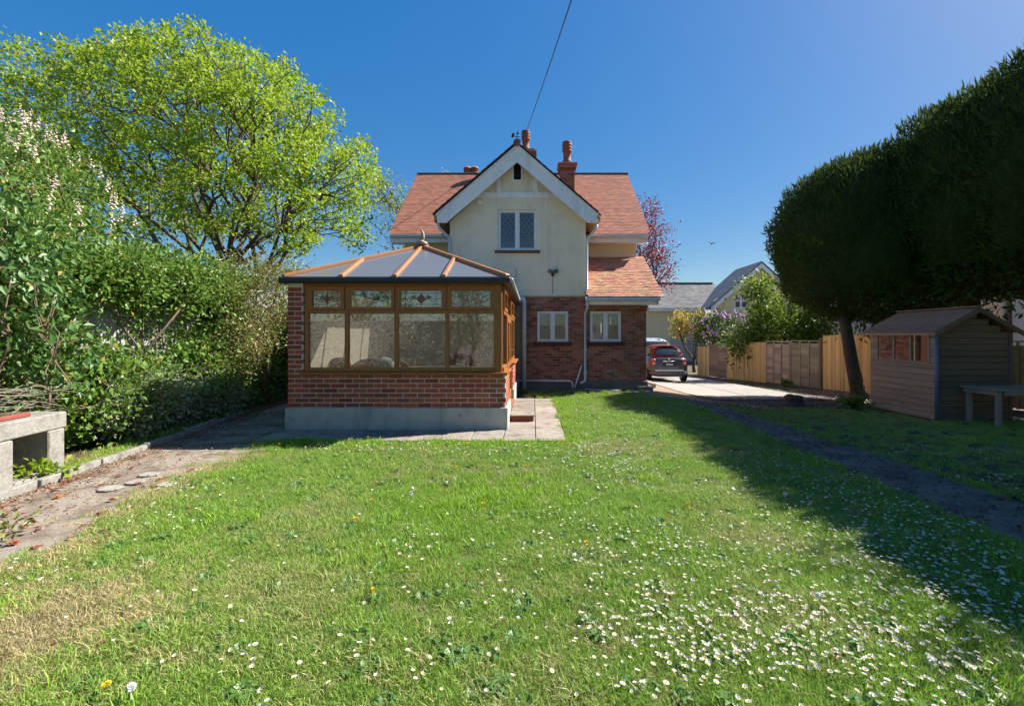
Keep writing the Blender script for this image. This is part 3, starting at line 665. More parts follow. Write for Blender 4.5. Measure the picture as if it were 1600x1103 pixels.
# sills
MB().box(P75(470), cr+.03, CYF-.04, CYF+.2, zs-.012, zs+.022).build('sill', m_oak, con, bevel=.006)
MB().box(cr-.2, cr+.05, CYF+.2, 8.52, zs-.012, zs+.022).build('sill', m_oak, con, bevel=.006)
MB().box(cr-.2, cr+.06, 10.13, 12.9, zs-.012, zs+.022).build('sill', m_oak, con, bevel=.006)
fy0, fy1 = CYF+.03, CYF+.10
zb0, zb1 = zs+.022, Z75(574.6); ztr0, ztr1 = Z75(490), Z75(484.5)
fx0, fx1 = P75(474.5), P75(784)
def fr(name, *a): return cbox(name, *a, m_oak, con, .005)
fr('frame_rail', fx0, fx1, fy0, fy1, zb0, zb1); fr('frame_rail', fx0, fx1, fy0, fy1, ztr0, ztr1); fr('frame_rail', fx0, fx1, fy0, fy1, Z75(447), ze)
fr('frame_post', fx0, P75(481), fy0+.002, fy1, zb1, Z75(447)); fr('frame_post', P75(771), fx1, fy0-.004, fy1+.03, zb0+.002, ze-.002)
mull = [(537, 543.5), (615, 621.5), (695, 701)]
for a, b in mull: fr('frame_post', P75(a), P75(b), fy0+.002, fy1, zb1, ztr0); fr('frame_post', P75((a+b)/2-2.5), P75((a+b)/2+2), fy0+.002, fy1, ztr1, Z75(447))
cols = [481, 537, 543.5, 615, 621.5, 695, 701, 771]
for k in range(4):
    a, b = P75(cols[2*k]), P75(cols[2*k+1])
    MB().box(a-.004, b+.004, fy0+.03, fy0+.036, zb1-.004, ztr0+.004).build('pane', m_glass, con)
top = [((479.5, 537.5), (486.5, 531)), ((539.5, 615.7), (546, 610.5)), ((617.3, 696.6), (624.5, 689.5)), ((698.5, 772), (705, 765.8))]
m_red = M('red_glass_piece', (.17, .055, .035), rough=.2); m_grn = M('green_glass_piece', (.12, .14, .09), rough=.2)
for k, ((a, b), (c, d)) in enumerate(top):
    a, b, c, d = map(P75, (a, b, c, d)); z0, z1, q0, q1 = ztr1+.003, Z75(447)-.003, Z75(479.5), Z75(454)
    sh = MB().box(a, c, fy0-.012, fy1-.01, z0, z1).box(d, b, fy0-.012, fy1-.01, z0, z1).box(c, d, fy0-.012, fy1-.01, z0, q0).box(c, d, fy0-.012, fy1-.01, q1, z1).build('top_light', m_oak, con, loc=(a, fy0, z0))
    MB().box(c-.004, d+.004, fy0+.02, fy0+.026, q0-.004, q1+.004).build('pane', m_glass, sh)
    if k in (0, 2):
        ld = MB(); yy = fy0+.015; mx, mz = (c+d)/2, (q0+q1)/2; w_, h_ = (d-c), (q1-q0)
        for t in (.12, .88): ld.beam((c+w_*t, yy, q0), (c+w_*t, yy, q1), .006, .005, (0, 1, 0))
        for t in (.15, .5, .85): ld.beam((c, yy, q0+h_*t), (d, yy, q0+h_*t), .006, .005, (0, 1, 0))
        ld.beam((mx, yy, q0), (mx, yy, q1), .006, .005, (0, 1, 0))
        for sg in (-1, 1):
            pts = [(mx+sg*w_*(.10+.26*t), yy, mz+h_*.22*math.sin(t*6.3)) for t in np.linspace(0, 1, 9)]; ld.tube(pts, .004, 5)
            pts = [(mx+sg*w_*(.36+.08*math.cos(t*4)), yy, q0+h_*(.1+.1*math.sin(t*4))) for t in np.linspace(0, 1, 7)]; ld.tube(pts, .004, 5)
        ld.build('lead_lines', m_lead, sh)
        MB().prism([(mx-w_*.12, mz), (mx, mz-h_*.32), (mx+w_*.12, mz), (mx, mz+h_*.32)], fy0+.012, fy0+.019).build('red_diamond', m_red, sh)
        for sg in (-1, 1): MB().prism([(mx+sg*w_*.13, mz-.01), (mx+sg*w_*.27, mz+h_*.12), (mx+sg*w_*.15, mz+h_*.2)], fy0+.012, fy0+.019).build('green_petal', m_grn, sh)
# right-hand side: window, double doors, window
sx0, sx1 = cr-.105, cr-.035
def side_frame(ya, yb, z0, z1, nm='frame_post'): return cbox(nm, sx0, sx1, ya, yb, z0, z1, m_oak, con, .005)
side_frame(fy1+.03, 8.52, zb0, zb1, 'frame_rail'); side_frame(10.13, 12.88, zb0, zb1, 'frame_rail')
side_frame(fy1+.03, 12.88, ztr0, ztr1, 'frame_rail'); side_frame(fy1+.03, 12.88, Z75(447), ze, 'frame_rail')
for y in (8.52, 10.07, 11.05, 12.0, 12.82): cbox('frame_post', sx0+.002, sx1+.004, y, y+.06, zb0+.003 if y not in (8.52, 10.07) else .16, ze-.003, m_oak, con, .005)
for ya, yb in ((7.64, 8.52), (10.13, 11.05), (11.11, 12.0), (12.06, 12.82)):
    MB().box(sx0+.03, sx0+.036, ya, yb, zb1, ztr0).build('pane', m_glass, con)
    tl = MB().box(sx0+.01, sx1+.012, ya+.005, ya+.055, ztr1+.003, Z75(447)-.003).box(sx0+.01, sx1+.012, yb-.055, yb-.005, ztr1+.003, Z75(447)-.003).box(sx0+.01, sx1+.012, ya+.055, yb-.055, ztr1+.003, ztr1+.055).box(sx0+.01, sx1+.012, ya+.055, yb-.055, Z75(454), Z75(447)-.003).build('top_light', m_oak, con)
    MB().box(sx0+.03, sx0+.036, ya+.05, yb-.05, ztr1+.05, Z75(454)).build('pane', m_glass, tl)
for ya, yb, hy in ((8.585, 9.32, 9.26), (9.33, 10.065, 9.39)):
    dr = MB().box(sx0+.005, sx1+.008, ya, ya+.095, .18, ztr0-.004).box(sx0+.005, sx1+.008, yb-.095, yb, .18, ztr0-.004).box(sx0+.005, sx1+.008, ya+.095, yb-.095, .18, .38).box(sx0+.005, sx1+.008, ya+.095, yb-.095, ztr0-.1, ztr0-.004).box(sx0+.005, sx1+.008, ya+.095, yb-.095, .88, .97).build('door', m_oak, con, bevel=.003)
    for z0, z1 in ((.38, .88), (.97, ztr0-.1)): MB().box(sx0+.03, sx0+.036, ya+.09, yb-.09, z0, z1).build('pane', m_glass, dr)
    MB().box(sx1+.008, sx1+.02, hy-.018, hy+.018, 1.05, 1.27).tube([(sx1+.02, hy, 1.2), (sx1+.06, hy, 1.2), (sx1+.065, hy+.11*(1 if hy > 9.3 else -1), 1.2)], .010, 8).build('handle', m_gold, dr)
    MB().box(sx0+.03, sx0+.036, ya+.03, yb-.03, ztr1+.03, Z75(447)).build('pane', m_glass, con)
cbox('threshold', sx0-.02, cr+.03, 8.56, 10.09, -.05, .16, m_brick_c, con, .01)
# roof
ex0, ex1, ey, ez = PX(443, 7.40), PX(793, 7.40), 7.38, PZ(432.5, 7.40)
AX, AY, AZ = (ex0+ex1)/2, 9.17, PZ(385.5, 9.17)
def polyslab(pts, th=.02):
    pts = [Vector(p) for p in pts]; nn = (pts[1]-pts[0]).cross(pts[2]-pts[0]).normalized()
    if nn.z < 0: nn = -nn
    n = len(pts); lo = [p-nn*th for p in pts]
    return MB().add(pts+lo, [tuple(range(n)), tuple(range(2*n-1, n-1, -1))]+[(i, (i+1) % n, (i+1) % n+n, i+n) for i in range(n)])
def hipy(x): t = (x-ex0)/(AX-ex0) if x <= AX else (ex1-x)/(ex1-AX); return ey+(AY-ey)*t
def fz(y): return ez+(AZ-ez)*(y-ey)/(AY-ey)
fb = [ex0, P75(536.5)+.02, AX, P75(696)+.0, ex1]
for i in range(4):
    a, b = fb[i], fb[i+1]; pts = [(a, ey, ez), (b, ey, ez), (b, hipy(b), fz(hipy(b))), (a, hipy(a), fz(hipy(a)))]
    if i == 0: pts = pts[:3]
    if i == 3: pts = [pts[0], pts[1], pts[3]]
    polyslab(pts).build('roof_panel', m_roofglass, con)
for sx, e in ((1, ex1), (-1, ex0)):
    ys = [ey, 8.2, AY, 10.1, 11.0, 12.0, 12.94]
    for i in range(6):
        a, b = ys[i], ys[i+1]
        def topx(y): return e+(AX-e)*min(1, (y-ey)/(AY-ey))
        def tz(y): return ez+(AZ-ez)*min(1, (y-ey)/(AY-ey))
        pts = [(e, a, ez), (e, b, ez), (topx(b), b, tz(b)), (topx(a), a, tz(a))]
        if i == 0: pts = [pts[0], pts[1], pts[2]]
        polyslab(pts).build('roof_panel', m_roofglass, con)
        if 0 < i: MB().beam((e, a, ez+.012), (topx(a), a, tz(a)+.012), .055, .04).build('glazing_bar', m_bar, con, bevel=.006)
for x in fb[1:4]:
    yt = hipy(x); o = MB().beam((x, ey-.02, ez+.006), (x, yt, fz(yt)+.012), .06, .05).build('glazing_bar', m_bar, con, bevel=.008)
    MB().box(x-.034, x+.034, ey-.035, ey-.015, ez-.025, ez+.03).build('bar_cap', m_bar, o, bevel=.006)
for e in (ex0, ex1): MB().beam((e, ey, ez+.012), (AX, AY, AZ+.012), .09, .055).build('hip_bar', m_bar, con, bevel=.01)
MB().beam((AX, AY-.05, AZ+.03), (AX, 12.94, AZ+.03), .16, .06).build('ridge_bar', m_bar, con, bevel=.01)
m_fin = M('weathered_finial', (.34, .26, .22), (.26, .19, .16), 8, .6)
MB().lathe([(.11, -.02), (.11, .03), (.05, .05), (.03, .08)], (AX, AY-.02, AZ+.05), 12).build('boss', m_fin, con, True)
f0 = Vector((AX, AY-.02, AZ+.12)); MB().tube([f0, f0+Vector((.02, 0, .05)), f0+Vector((.025, 0, .11)), f0+Vector((.0, 0, .17)), f0+Vector((-.03, 0, .22))], [.035, .04, .03, .022, .006], 8).build('finial', m_fin, con, True)
cr_ = MB()
for k in range(3): cr_.tube([(AX, AY+.25+k*.25, AZ+.06), (AX+.01, AY+.25+k*.25, AZ+.15)], [.03, .008], 6)
cr_.build('ridge_crest', m_fin, con)
gy = Z75(443)
MB().box(ex0-.05, ex1+.05, ey-.06, ey+.03, ez-.10, ez-.012).box(ex1-.04, ex1+.05, ey+.03, 12.9, ez-.10, ez-.012).box(ex0-.05, ex0+.04, ey+.03, 12.9, ez-.10, ez-.012).build('gutter', m_black, con, bevel=.015)
MB().box(cl, cr, CYF+.02, CYF+.14, ze+.002, ez-.03).box(sx0, cr-.01, CYF+.14, 12.9, ze+.002, ez-.03).build('eaves_beam', m_oak, con)
MB().tube([(ex1+.055, 7.6, ez-.02), (ex1+.055, 12.9, ez-.02)], .03, 8).build('gutter_edge', m_pipe, con, True)
cbox('floor', cl+.2, cr-.1, CYF+.22, 12.9, .28, .33, m_floor, con, 0)
# step by the doors
stp = root('door_step', (-.18, 8.2, 0), 'long low paved step with brick riser beside the conservatory doors', 'step')
cbox('riser', -.375, .02, 8.13, 10.2, 0, .105, m_brick_c, stp, .006)
y = 8.11
for k in range(4): cbox('paving_slab', -.38, .035, y+.004, y+.52, .107, .132, m_slab, stp, .005); y += .525
# furniture inside
def rattan():
    m, t, b = base_mat('woven_rattan')
    wv_ = N(t, 'ShaderNodeTexWave'); wv_.inputs['Scale'].default_value = 40; wv_.inputs['Distortion'].default_value = 2
    c = mix(t, wv_.outputs['Fac'], (.42, .22, .09, 1), (.22, .11, .045, 1)); t.links.new(c, b.inputs['Base Color']); b.inputs['Roughness'].default_value = .6; return m
m_rat = rattan(); m_cush = M('beige_cushion', (.62, .52, .38), (.54, .45, .32), 12, .95)
m_pat = M('leaf_pattern_cushion', (.62, .63, .55), (.16, .24, .12), 9, .95)
def chair(x0, x1, y, ztop, label, cat, arms=True, facing=1):
    t = root(cat.replace(' ', '_'), ((x0+x1)/2, y+.4, .33), label, cat)
    n = 12; P = []
    for k in range(n+1):
        u = k/n; P.append((x0+(x1-x0)*u, ztop-.14*abs(2*u-1)**3.5))
    poly = P+[(x1, .40), (x0, .40)]
    MB().prism(poly, y, y+.07).build('backrest', m_rat, t, bevel=.01)
    MB().tube([(a, y+.035, b) for a, b in P], .03, 8).build('top_rail', m_rat, t, True)
    MB().box(x0+.03, x1-.03, y+.075, y+.68, .52, .60).build('seat', m_rat, t, bevel=.01)
    MB().box(x0+.06, x1-.06, y+.09, y+.66, .602, .70).build('seat_cushion', m_cush, t, bevel=.03)
    for ax in (x0, x1-.05): MB().tube([(ax+.025, y+.08, .92), (ax+.025, y+.6, .90), (ax+.025, y+.68, .84), (ax+.025, y+.68, .33)], .025, 8).build('armrest', m_rat, t, True)
    for ax in (x0+.01, x1-.06): cbox('leg', ax, ax+.05, y+.01, y+.06, .33, .40, m_rat, t, .004)
    return t
chair(PX(512, 8.05), PX(542, 8.05)+.05, 8.05, 1.08, 'round-backed rattan armchair behind the narrow end pane of the conservatory', 'armchair')
chair(PX(548, 8.1), PX(640, 8.1), 8.1, 1.07, 'long rattan sofa behind the second conservatory pane', 'sofa')
chair(PX(698, 8.6), PX(738, 8.6), 8.6, 1.14, 'rattan armchair deeper inside the conservatory behind the end pane by the doors', 'armchair')
def cushion(x, y, z, r, tilt, m, label):
    o = MB().lathe([(.02, -.07), (r*.7, -.06), (r, 0), (r*.7, .06), (.02, .07)], (x, y, z), 16).build('cushion', m, smooth=True, loc=(x, y, z)); o.rotation_euler = (R(90), R(tilt), 0); tag(o, label, 'cushion')
cushion(PX(600, 8.0), 8.0, .93, .2, 30, m_pat, 'pale leaf-patterned cushion on the rattan sofa in the conservatory')
t = root('sofa', (PX(725, 8.0), 8.3, .33), 'beige rounded sofa low behind the end conservatory pane by the doors', 'sofa')
pts = [(PX(700, 8)+.9*u, .98-.30*max(0, u*1.5-.55)**2) for u in np.linspace(0, 1, 9)]
MB().prism(pts+[(PX(700, 8)+.9, .4), (PX(700, 8), .4)], 7.95, 8.12).build('backrest', m_cush, t, bevel=.03)
MB().box(PX(700, 8), PX(700, 8)+.9, 8.125, 8.5, .33, .7).build('seat', m_cush, t, bevel=.03)
# ------------------------------------------------------------------ shed
random.seed(9)
sxl, syn, syf = 7.55, 9.0, 10.72; sxr = sxl+1.42; sz = -.14; sze = PZ(515.5, 9.0); szr = 1.97; sxc = (sxl+sxr)/2
shed = root('shed', (sxc, (syn+syf)/2, sz), 'weathered brown timber shed with shallow pitched roof under the conifers', 'shed')
MB().box(sxl+.03, sxr-.03, syn+.03, syf-.03, sz-.05, sz+.06).box(sxr-.05, sxr-.02, syn+.03, syf-.03, sz+.06, sze).box(sxl+.03, sxr-.03, syf-.05, syf-.03, sz+.06, sze).build('frame', m_shed2, shed)
wz0, wz1 = .98, sze-.07; bh = .118; z = sz+.04; zs_ = []
while z < sze-.02: zs_.append(z); z += bh
def sboard(ya, yb, z, h):
    o = cbox('board', sxl-.009, sxl+.009, ya, yb, z, z+h-.006, m_shed, shed, .003); o.rotation_euler.y = R(-3.5+random.uniform(-.6, .6))
for z in zs_:
    h = min(bh, sze-z)
    if z+h <= wz0+.03: sboard(syn, syf, z, h)
    elif z < wz1: sboard(syn, 9.11, z, h); sboard(10.5, syf, z, h)
    else: sboard(syn, syf, z, h)
m_shedglass = glassmat('shed_glass', (.7, .72, .68), 1.5, .02, .05)
wf = MB().box(sxl-.02, sxl+.02, 9.11, 10.5, wz0-.03, wz0).box(sxl-.02, sxl+.02, 9.11, 10.5, wz1, wz1+.05)
for y in (9.11, 9.555, 10.0, 10.47): wf.box(sxl-.02, sxl+.02, y, y+.035, wz0, wz1)
wf = wf.build('window', m_shed, shed)
for y in (9.145, 9.59, 10.035): MB().box(sxl-.004, sxl, y, y+.41, wz0, wz1).build('pane', m_shedglass, wf)
for z in zs_+[zs_[-1]+bh*k for k in (1, 2, 3, 4, 5)]:
    zt_ = z+bh-.006; half = .71
    if zt_ > sze: half = .71*(szr-.03-zt_)/(szr-sze)
    if half < .06: continue
    o = cbox('board', sxc-half, sxc+half, syn-.009, syn+.009, z, zt_, m_shed2, shed, .003); o.rotation_euler.x = R(3.5+random.uniform(-.6, .6))
cbox('corner_post', sxl-.02, sxl+.04, syn-.022, syn-.012, sz+.02, sze, m_shed2, shed); cbox('corner_post', sxr-.05, sxr+.02, syn-.022, syn-.012, sz+.02, sze, m_shed2, shed)
for sg in (-1, 1):
    ex = sxc+sg*(.71+.10); ezr = sze-(szr-sze)*.10/.71
    sp = []; nn = 6
    for k in range(nn):
        u0, u1 = k/nn, (k+1)/nn+.02; a = (sxc+(ex-sxc)*u0, szr+(ezr-szr)*u0+.03); b = (sxc+(ex-sxc)*u1, szr+(ezr-szr)*u1+.022)
        MB().prism([(a[0], a[1]), (b[0], b[1]+.012), (b[0], b[1]-.012), (a[0], a[1]-.02)], syn-.13, syf+.1).build('roof_board', m_felt, shed)
    a, b = (sxc, szr), (ex, ezr)
    MB().prism([(a[0], a[1]+.03), (b[0], b[1]+.03), (b[0], b[1]-.06), (a[0], a[1]-.06)], syn-.155, syn-.131).build('barge_board', m_shed2, shed)
MB().beam((sxc, syn-.15, szr+.045), (sxc, syf+.1, szr+.045), .14, .02).build('ridge_cap', m_felt, shed)
MB().box(sxl-.105, sxl-.065, syn-.13, syf+.1, ezr-.045, ezr+.02).build('eave_batten', m_shed, shed)
MB().tube([(sxl-.02, syn-.05, sze-.02), (sxl-.02, syn-.05, sz+.02)], .03, 10).build('downpipe', M('blue_grey_pipe', (.16, .16, .24), rough=.5), shed, True)
for k, (dy, h, c) in enumerate(((.1, .2, (.35, .45, .6)), (.2, .17, (.5, .55, .6)), (.34, .25, (.75, .55, .5)))):
    o = MB().lathe([(.04, 0), (.04, h*.7), (.015, h*.85), (.015, h)], (sxl+.09, 10.06+dy, wz0), 10).build('bottle', M('bottle_plastic_%s' % 'abc'[k], c, rough=.4), smooth=True, loc=(sxl+.09, 10.06+dy, wz0))
    tag(o, ['pale blue bottle behind the shed window', 'pale grey bottle behind the shed window', 'tall pinkish bottle behind the shed window'][k], 'bottle')
cbox('shelf', sxl+.03, sxl+.2, 9.1, 10.5, wz0-.04, wz0-.002, m_shed2, shed)
# table
tb = root('garden_table', (8.5, 8.5, sz), 'low bare wooden table with square legs at the end of the shed', 'table')
tz1 = PZ(604, 8.6); x0t, y0t, y1t = 7.86, 8.12, 8.84
for k in range(6): cbox('plank', x0t, x0t+1.75, y0t+k*.121, y0t+k*.121+.117, tz1-.03, tz1, m_table, tb, .004)
for (x, y) in ((x0t+.06, y0t+.04), (x0t+.06, y1t-.13), (x0t+1.6, y0t+.04), (x0t+1.6, y1t-.13)): cbox('leg', x, x+.07, y, y+.07, g(x, y)-.02, tz1-.031, m_table, tb, .006)
for y in (y0t+.03, y1t-.05): cbox('apron', x0t+.151, x0t+1.6, y, y+.03, tz1-.11, tz1-.032, m_table, tb, .003)
cbox('apron', x0t+.03, x0t+.055, y0t+.02, y1t-.05, tz1-.11, tz1-.032, m_table, tb, .003)
# ------------------------------------------------------------------ fence line
random.seed(21)
def fY(px): return 12.475/((px-832)/750+.155)
def fP(px): Y = fY(px); return Vector((8.6+(25-Y)*.155, Y, 0))
FD = Vector((.155, -1, 0)).normalized(); FA = math.atan2(FD.y, FD.x); FN = Vector((FD.y, -FD.x, 0))
def closeboard(pa, pb, h, label, bw=.1):
    A, B = fP(pa), fP(pb); L = (B-A).length; gz = min(g(A.x, A.y), g(B.x, B.y)); f = root('garden_fence', (A.x, A.y, gz), label, 'fence')
    n = max(2, int(L/(bw*.93))); st_ = L/n
    for k in range(n):
        p = A+FD*(st_*(k+.5))+FN*(.016 if k % 2 else 0); z0 = g(p.x, p.y)-.02
        o = link('board', chamfer(st_*.93, .018, 1, .004, m_wood_new), f, (p.x, p.y, z0+h/2)); o.scale.z = h+random.uniform(-.008, .008); o.rotation_euler = (0, 0, FA+R(7))
    for zz in (.3, .9, 1.45):
        a = A-FN*.035; b = B-FN*.035; MB().beam(a+Vector((0, 0, g(A.x, A.y)+zz)), b+Vector((0, 0, g(B.x, B.y)+zz)), .05, .08).build('rail', m_wood_new, f)
    return f
def lap(pa, pb, h, bays, label, m=m_wood_old):
    A, B = fP(pa), fP(pb); L = (B-A).length; gz = g((A.x+B.x)/2, (A.y+B.y)/2); f = root('garden_fence', (A.x, A.y, gz), label, 'fence')
    n = int(h/.135); wb = L/bays
    for b_ in range(bays):
        for k in range(n):
            p = A+FD*(wb*(b_+.5)); o = link('slat', chamfer(wb-.03, .014, .14, .003, m), f, (p.x, p.y, gz+.08+k*(h-.1)/n)); o.rotation_euler = (R(10), R(random.uniform(-.4, .4)), FA)
    for b_ in range(bays+1):
        p = A+FD*(wb*b_)+(FN*.012 if 0 < b_ < bays else Vector())
        o = link('batten', chamfer(.045, .05, h, .004, m), f, (p.x, p.y, gz+h/2)); o.rotation_euler.z = FA
    a, b = A+Vector((0, 0, gz+h+.01)), B+Vector((0, 0, gz+h+.01)); MB().beam(a, b, .06, .03).build('cap_rail', m, f)
    return f
m_wood_red = M('reddish_lap_wood', (.34, .23, .17), (.26, .17, .125), 18, .9, .3, 60, rand=.28, stretch=(.1, .1, 1))
m_wood_grn = M('mossy_lap_wood', (.27, .25, .14), (.2, .19, .11), 14, .9, .3, 60, rand=.14)
closeboard(1090, 1107.5, 1.5, 'short section of pale new upright fence boards at the far end beside the cars')
lap(1108.5, 1136, 1.55, 2, 'dark brown lap fence panel of two bays between pale board sections', m_wood_red)
closeboard(1137.5, 1168, 1.64, 'pale new upright-board fence section next to the two-bay lap panel')
closeboard(1168.3, 1196.5, 1.66, 'pale new upright-board fence section next to the pinkish grey lap panel')
lap(1198, 1234, 1.64, 3, 'pinkish grey three-bay lap fence panel beside pale upright boards', M('pinkish_lap_wood', (.40, .32, .27), (.32, .25, .21), 18, .9, .3, 60, rand=.28, stretch=(.1, .1, 1)))
lap(1236.5, 1280, 1.64, 3, 'greenish grey three-bay lap fence panel beside the dark post', M('greenish_lap_wood', (.30, .27, .2), (.23, .21, .16), 18, .9, .3, 60, rand=.28, stretch=(.1, .1, 1)))
p = fP(1283); o = cbox('fence_post', p.x-.05, p.x+.05, p.y-.05, p.y+.05, g(p.x, p.y)-.05, g(p.x, p.y)+1.72, m_shed2, None, .006); o.rotation_euler.z = FA
tag(o, 'dark timber fence post between lap panel and tall pale boards', 'fence post')
closeboard(1286, 1348, 1.84, 'tall pale upright-board fence section with ribs beside the conifer trunk')
closeboard(1348.5, 1420, 1.84, 'tall pale upright-board fence section behind the conifer trunk and shed')
lap(1500, 1560, 1.5, 3, 'mossy lap fence panel hidden behind the shed', m_wood_grn)
lap(1561, 1660, 1.5, 3, 'mossy green-brown lap fence panel beyond the shed roof end', m_wood_grn)
# ------------------------------------------------------------------ concrete block hearth on the left
hb = root('concrete_hearth', (-5.25, 4.6, 0), 'rough cast concrete garden hearth with open square niche beside the kerb', 'hearth')
hb.rotation_euler.z = 0
def hbox(name, ya, yb, z0, z1, xa=-.62, xb=0.): # leaning along the kerb line
    V = []
    for z in (z0, z1):
        for y in (ya, yb):
            bx = -5.03-.16*(y-5.14)+.0
            for x in (xa, xb): V.append((bx+x, y, z))
    MB().add(V, [(0, 2, 3, 1), (4, 5, 7, 6), (0, 1, 5, 4), (2, 6, 7, 3), (0, 4, 6, 2), (1, 3, 7, 5)]).build(name, m_block, hb, bevel=.012)
hbox('side_block', 4.96, 5.17, -.05, .488); hbox('side_block', 3.9, 4.55, -.05, .488, -.62, .02)
hbox('top_slab', 3.88, 5.2, .491, .66); hbox('back_block', 4.56, 4.95, -.05, .488, -.62, -.45); hbox('hearth_slab', 4.56, 4.95, -.05, .07, -.49, .02)
m_redtile = M('red_clay_tray', (.26, .065, .045), (.18, .05, .035), 8, .85)
def lbox(name, ya, yb, xa, xb, z0, z1, mat, label, cat):
    y = (ya+yb)/2; bx = -5.03-.16*(y-5.14); o = cbox(name, bx+xa, bx+xb, ya, yb, z0, z1, mat, None, .008); o.rotation_euler.z = R(9); return tag(o, label, cat)
o = lbox('clay_trough', 4.1, 4.85, -.42, -.1, .662, .705, m_redtile, 'shallow red clay trough lying on the concrete hearth', 'trough')
MB().box(-.13, .13, -.34, .34, .018, .023).build('soil', m_soil, None)
so_ = bpy.data.objects['soil']; so_.parent = o; so_.location = (0, 0, 0)
for k, (ya, xa) in enumerate(((4.5, .03), (4.66, .03), (4.4, .06))): lbox('broken_brick', ya, ya+.13, xa-.02, xa+.07, 0, .05, m_redtile, 'broken red brick lying at the foot of the hearth niche', 'brick')['group'] = 'broken bricks by the hearth'
wr = MB()
for k in range(26):
    y0 = 4.3+random.random()*.8; z0 = .70+random.random()*.28; x0 = -5.5+random.random()*.35
    wr.tube([(x0, y0, z0), (x0+.1, y0+.15, z0+.04*random.uniform(-1, 1)), (x0+.02, y0+.34, z0+.05*random.uniform(-1, 1)), (x0+.12, y0+.5, z0-.03)], .003, 4)
tag(wr.build('wire_netting', M('rusty_wire', (.30, .25, .21), rough=.6), loc=(-5.4, 4.7, .7)), 'tangle of loose wire netting heaped above the concrete hearth', 'wire netting')
# ------------------------------------------------------------------ vehicles
def rrect(hw, z0, z1, y, e=3.2, n=28, dz=0.):
    zc, hh = (z0+z1)/2, (z1-z0)/2; out = []
    for k in range(n):
        t = 2*math.pi*k/n; c, s_ = math.cos(t), math.sin(t)
        out.append((hw*math.copysign(abs(c)**(2/e), c), y, zc+hh*math.copysign(abs(s_)**(2/e), s_)))
    return out
def place(rings, o): return [[(o[0]+x, o[1]+y, o[2]+z) for x, y, z in r] for r in rings]
def wheel(parent, o, x, y, r=.29, wdt=.18):
    c = (o[0]+x, o[1]+y, o[2]+r); wh = MB()
    def ringx(rr, xx): return [(c[0]+xx, c[1]+rr*math.cos(2*math.pi*k/20), c[2]+rr*math.sin(2*math.pi*k/20)) for k in range(20)]
    h = wdt/2; w_ = wh.loft([ringx(r*.66, -h), ringx(r*.95, -h), ringx(r, -h*.7), ringx(r, h*.7), ringx(r*.95, h), ringx(r*.66, h)]).build('wheel', M('tyre', (.02, .02, .02), rough=.85), parent, True)
    sg = 1 if x > 0 else -1
    MB().loft([ringx(r*.64, -h*1.02), ringx(r*.64, h*1.02)]).build('rim', M('alloy', (.45, .45, .47), rough=.35, metallic=.8), w_)
    sp = MB()
    for k in range(5):
        a = 2*math.pi*k/5; sp.beam((c[0]+sg*h*1.05, c[1], c[2]), (c[0]+sg*h*1.05, c[1]+r*.6*math.cos(a), c[2]+r*.6*math.sin(a)), .05, .02, (1, 0, 0))
    sp.build('spokes', M('alloy_spoke', (.6, .6, .62), rough=.3, metallic=.9), w_)
m_cargrey = M('dark_grey_car_paint', (.075, .08, .095), rough=.28, metallic=.35, coat=.6)
m_softtop = M('red_fabric_roof', (.13, .012, .016), (.10, .009, .013), 30, .8)
m_carglass = M('car_glass', (.03, .045, .045), rough=.04, spec=.8)
m_chrome = M('chrome', (.8, .8, .8), rough=.12, metallic=1); m_tail = M('red_tail_lamp', (.5, .05, .035), rough=.15, coat=.5)
CYc = 19.1; CXc = PX(1046, CYc); oC = (CXc, CYc, g(CXc, CYc)+.03)
car = root('hatchback_car', oC, 'small dark grey hatchback with red fabric roof parked on the driveway', 'car')
B_ = [(0, .58, .30, .88), (.05, .70, .25, .97), (.18, .775, .21, 1.03), (.5, .805, .19, 1.05), (1.0, .815, .18, 1.05), (1.9, .815, .18, 1.04), (2.6, .80, .19, 1.0), (3.0, .77, .22, .93), (3.3, .70, .25, .82), (3.5, .56, .3, .7)]
MB().loft(place([rrect(hw, z0, z1, y, 4.2) for y, hw, z0, z1 in B_], oC)).build('body', m_cargrey, car, True)
C_ = [(.10, .60, .70, 1.0), (.2, .635, .7, 1.12), (.36, .625, .7, 1.30), (.55, .605, .7, 1.41), (.9, .59, .7, 1.47), (1.4, .58, .7, 1.485), (1.85, .58, .7, 1.44)]
MB().loft(place([rrect(hw, z0, z1, y, 3.6) for y, hw, z0, z1 in C_], oC)).build('soft_top', m_softtop, car, True)
MB().loft(place([rrect(hw, z0, z1, y, 3.6) for y, hw, z0, z1 in ((1.86, .578, .7, 1.43), (2.3, .60, .7, 1.18), (2.65, .60, .7, .98))], oC)).build('windscreen', m_carglass, car, True)
MB().loft(place([rrect(.56+.02*k, 1.415-.01*k, 1.46+.005*k, .40+.07*k, 2.6) for k in range(3)], oC)).build('spoiler', m_softtop, car, True)
rw = []; n = 10
for iz, (zz, yy) in enumerate(((1.09, .16), (1.17, .215), (1.26, .295), (1.345, .39))):
    hw = .49-.03*iz-(.03 if iz in (0, 3) else 0)
    for k in range(n+1):
        u = -1+2*k/n; rw.append((oC[0]+hw*u, oC[1]+yy-.028+.05*u*u, oC[2]+zz))
MB().add(rw, [(j*(n+1)+i, j*(n+1)+i+1, (j+1)*(n+1)+i+1, (j+1)*(n+1)+i) for j in range(3) for i in range(n)]).build('rear_window', m_carglass, car, True)
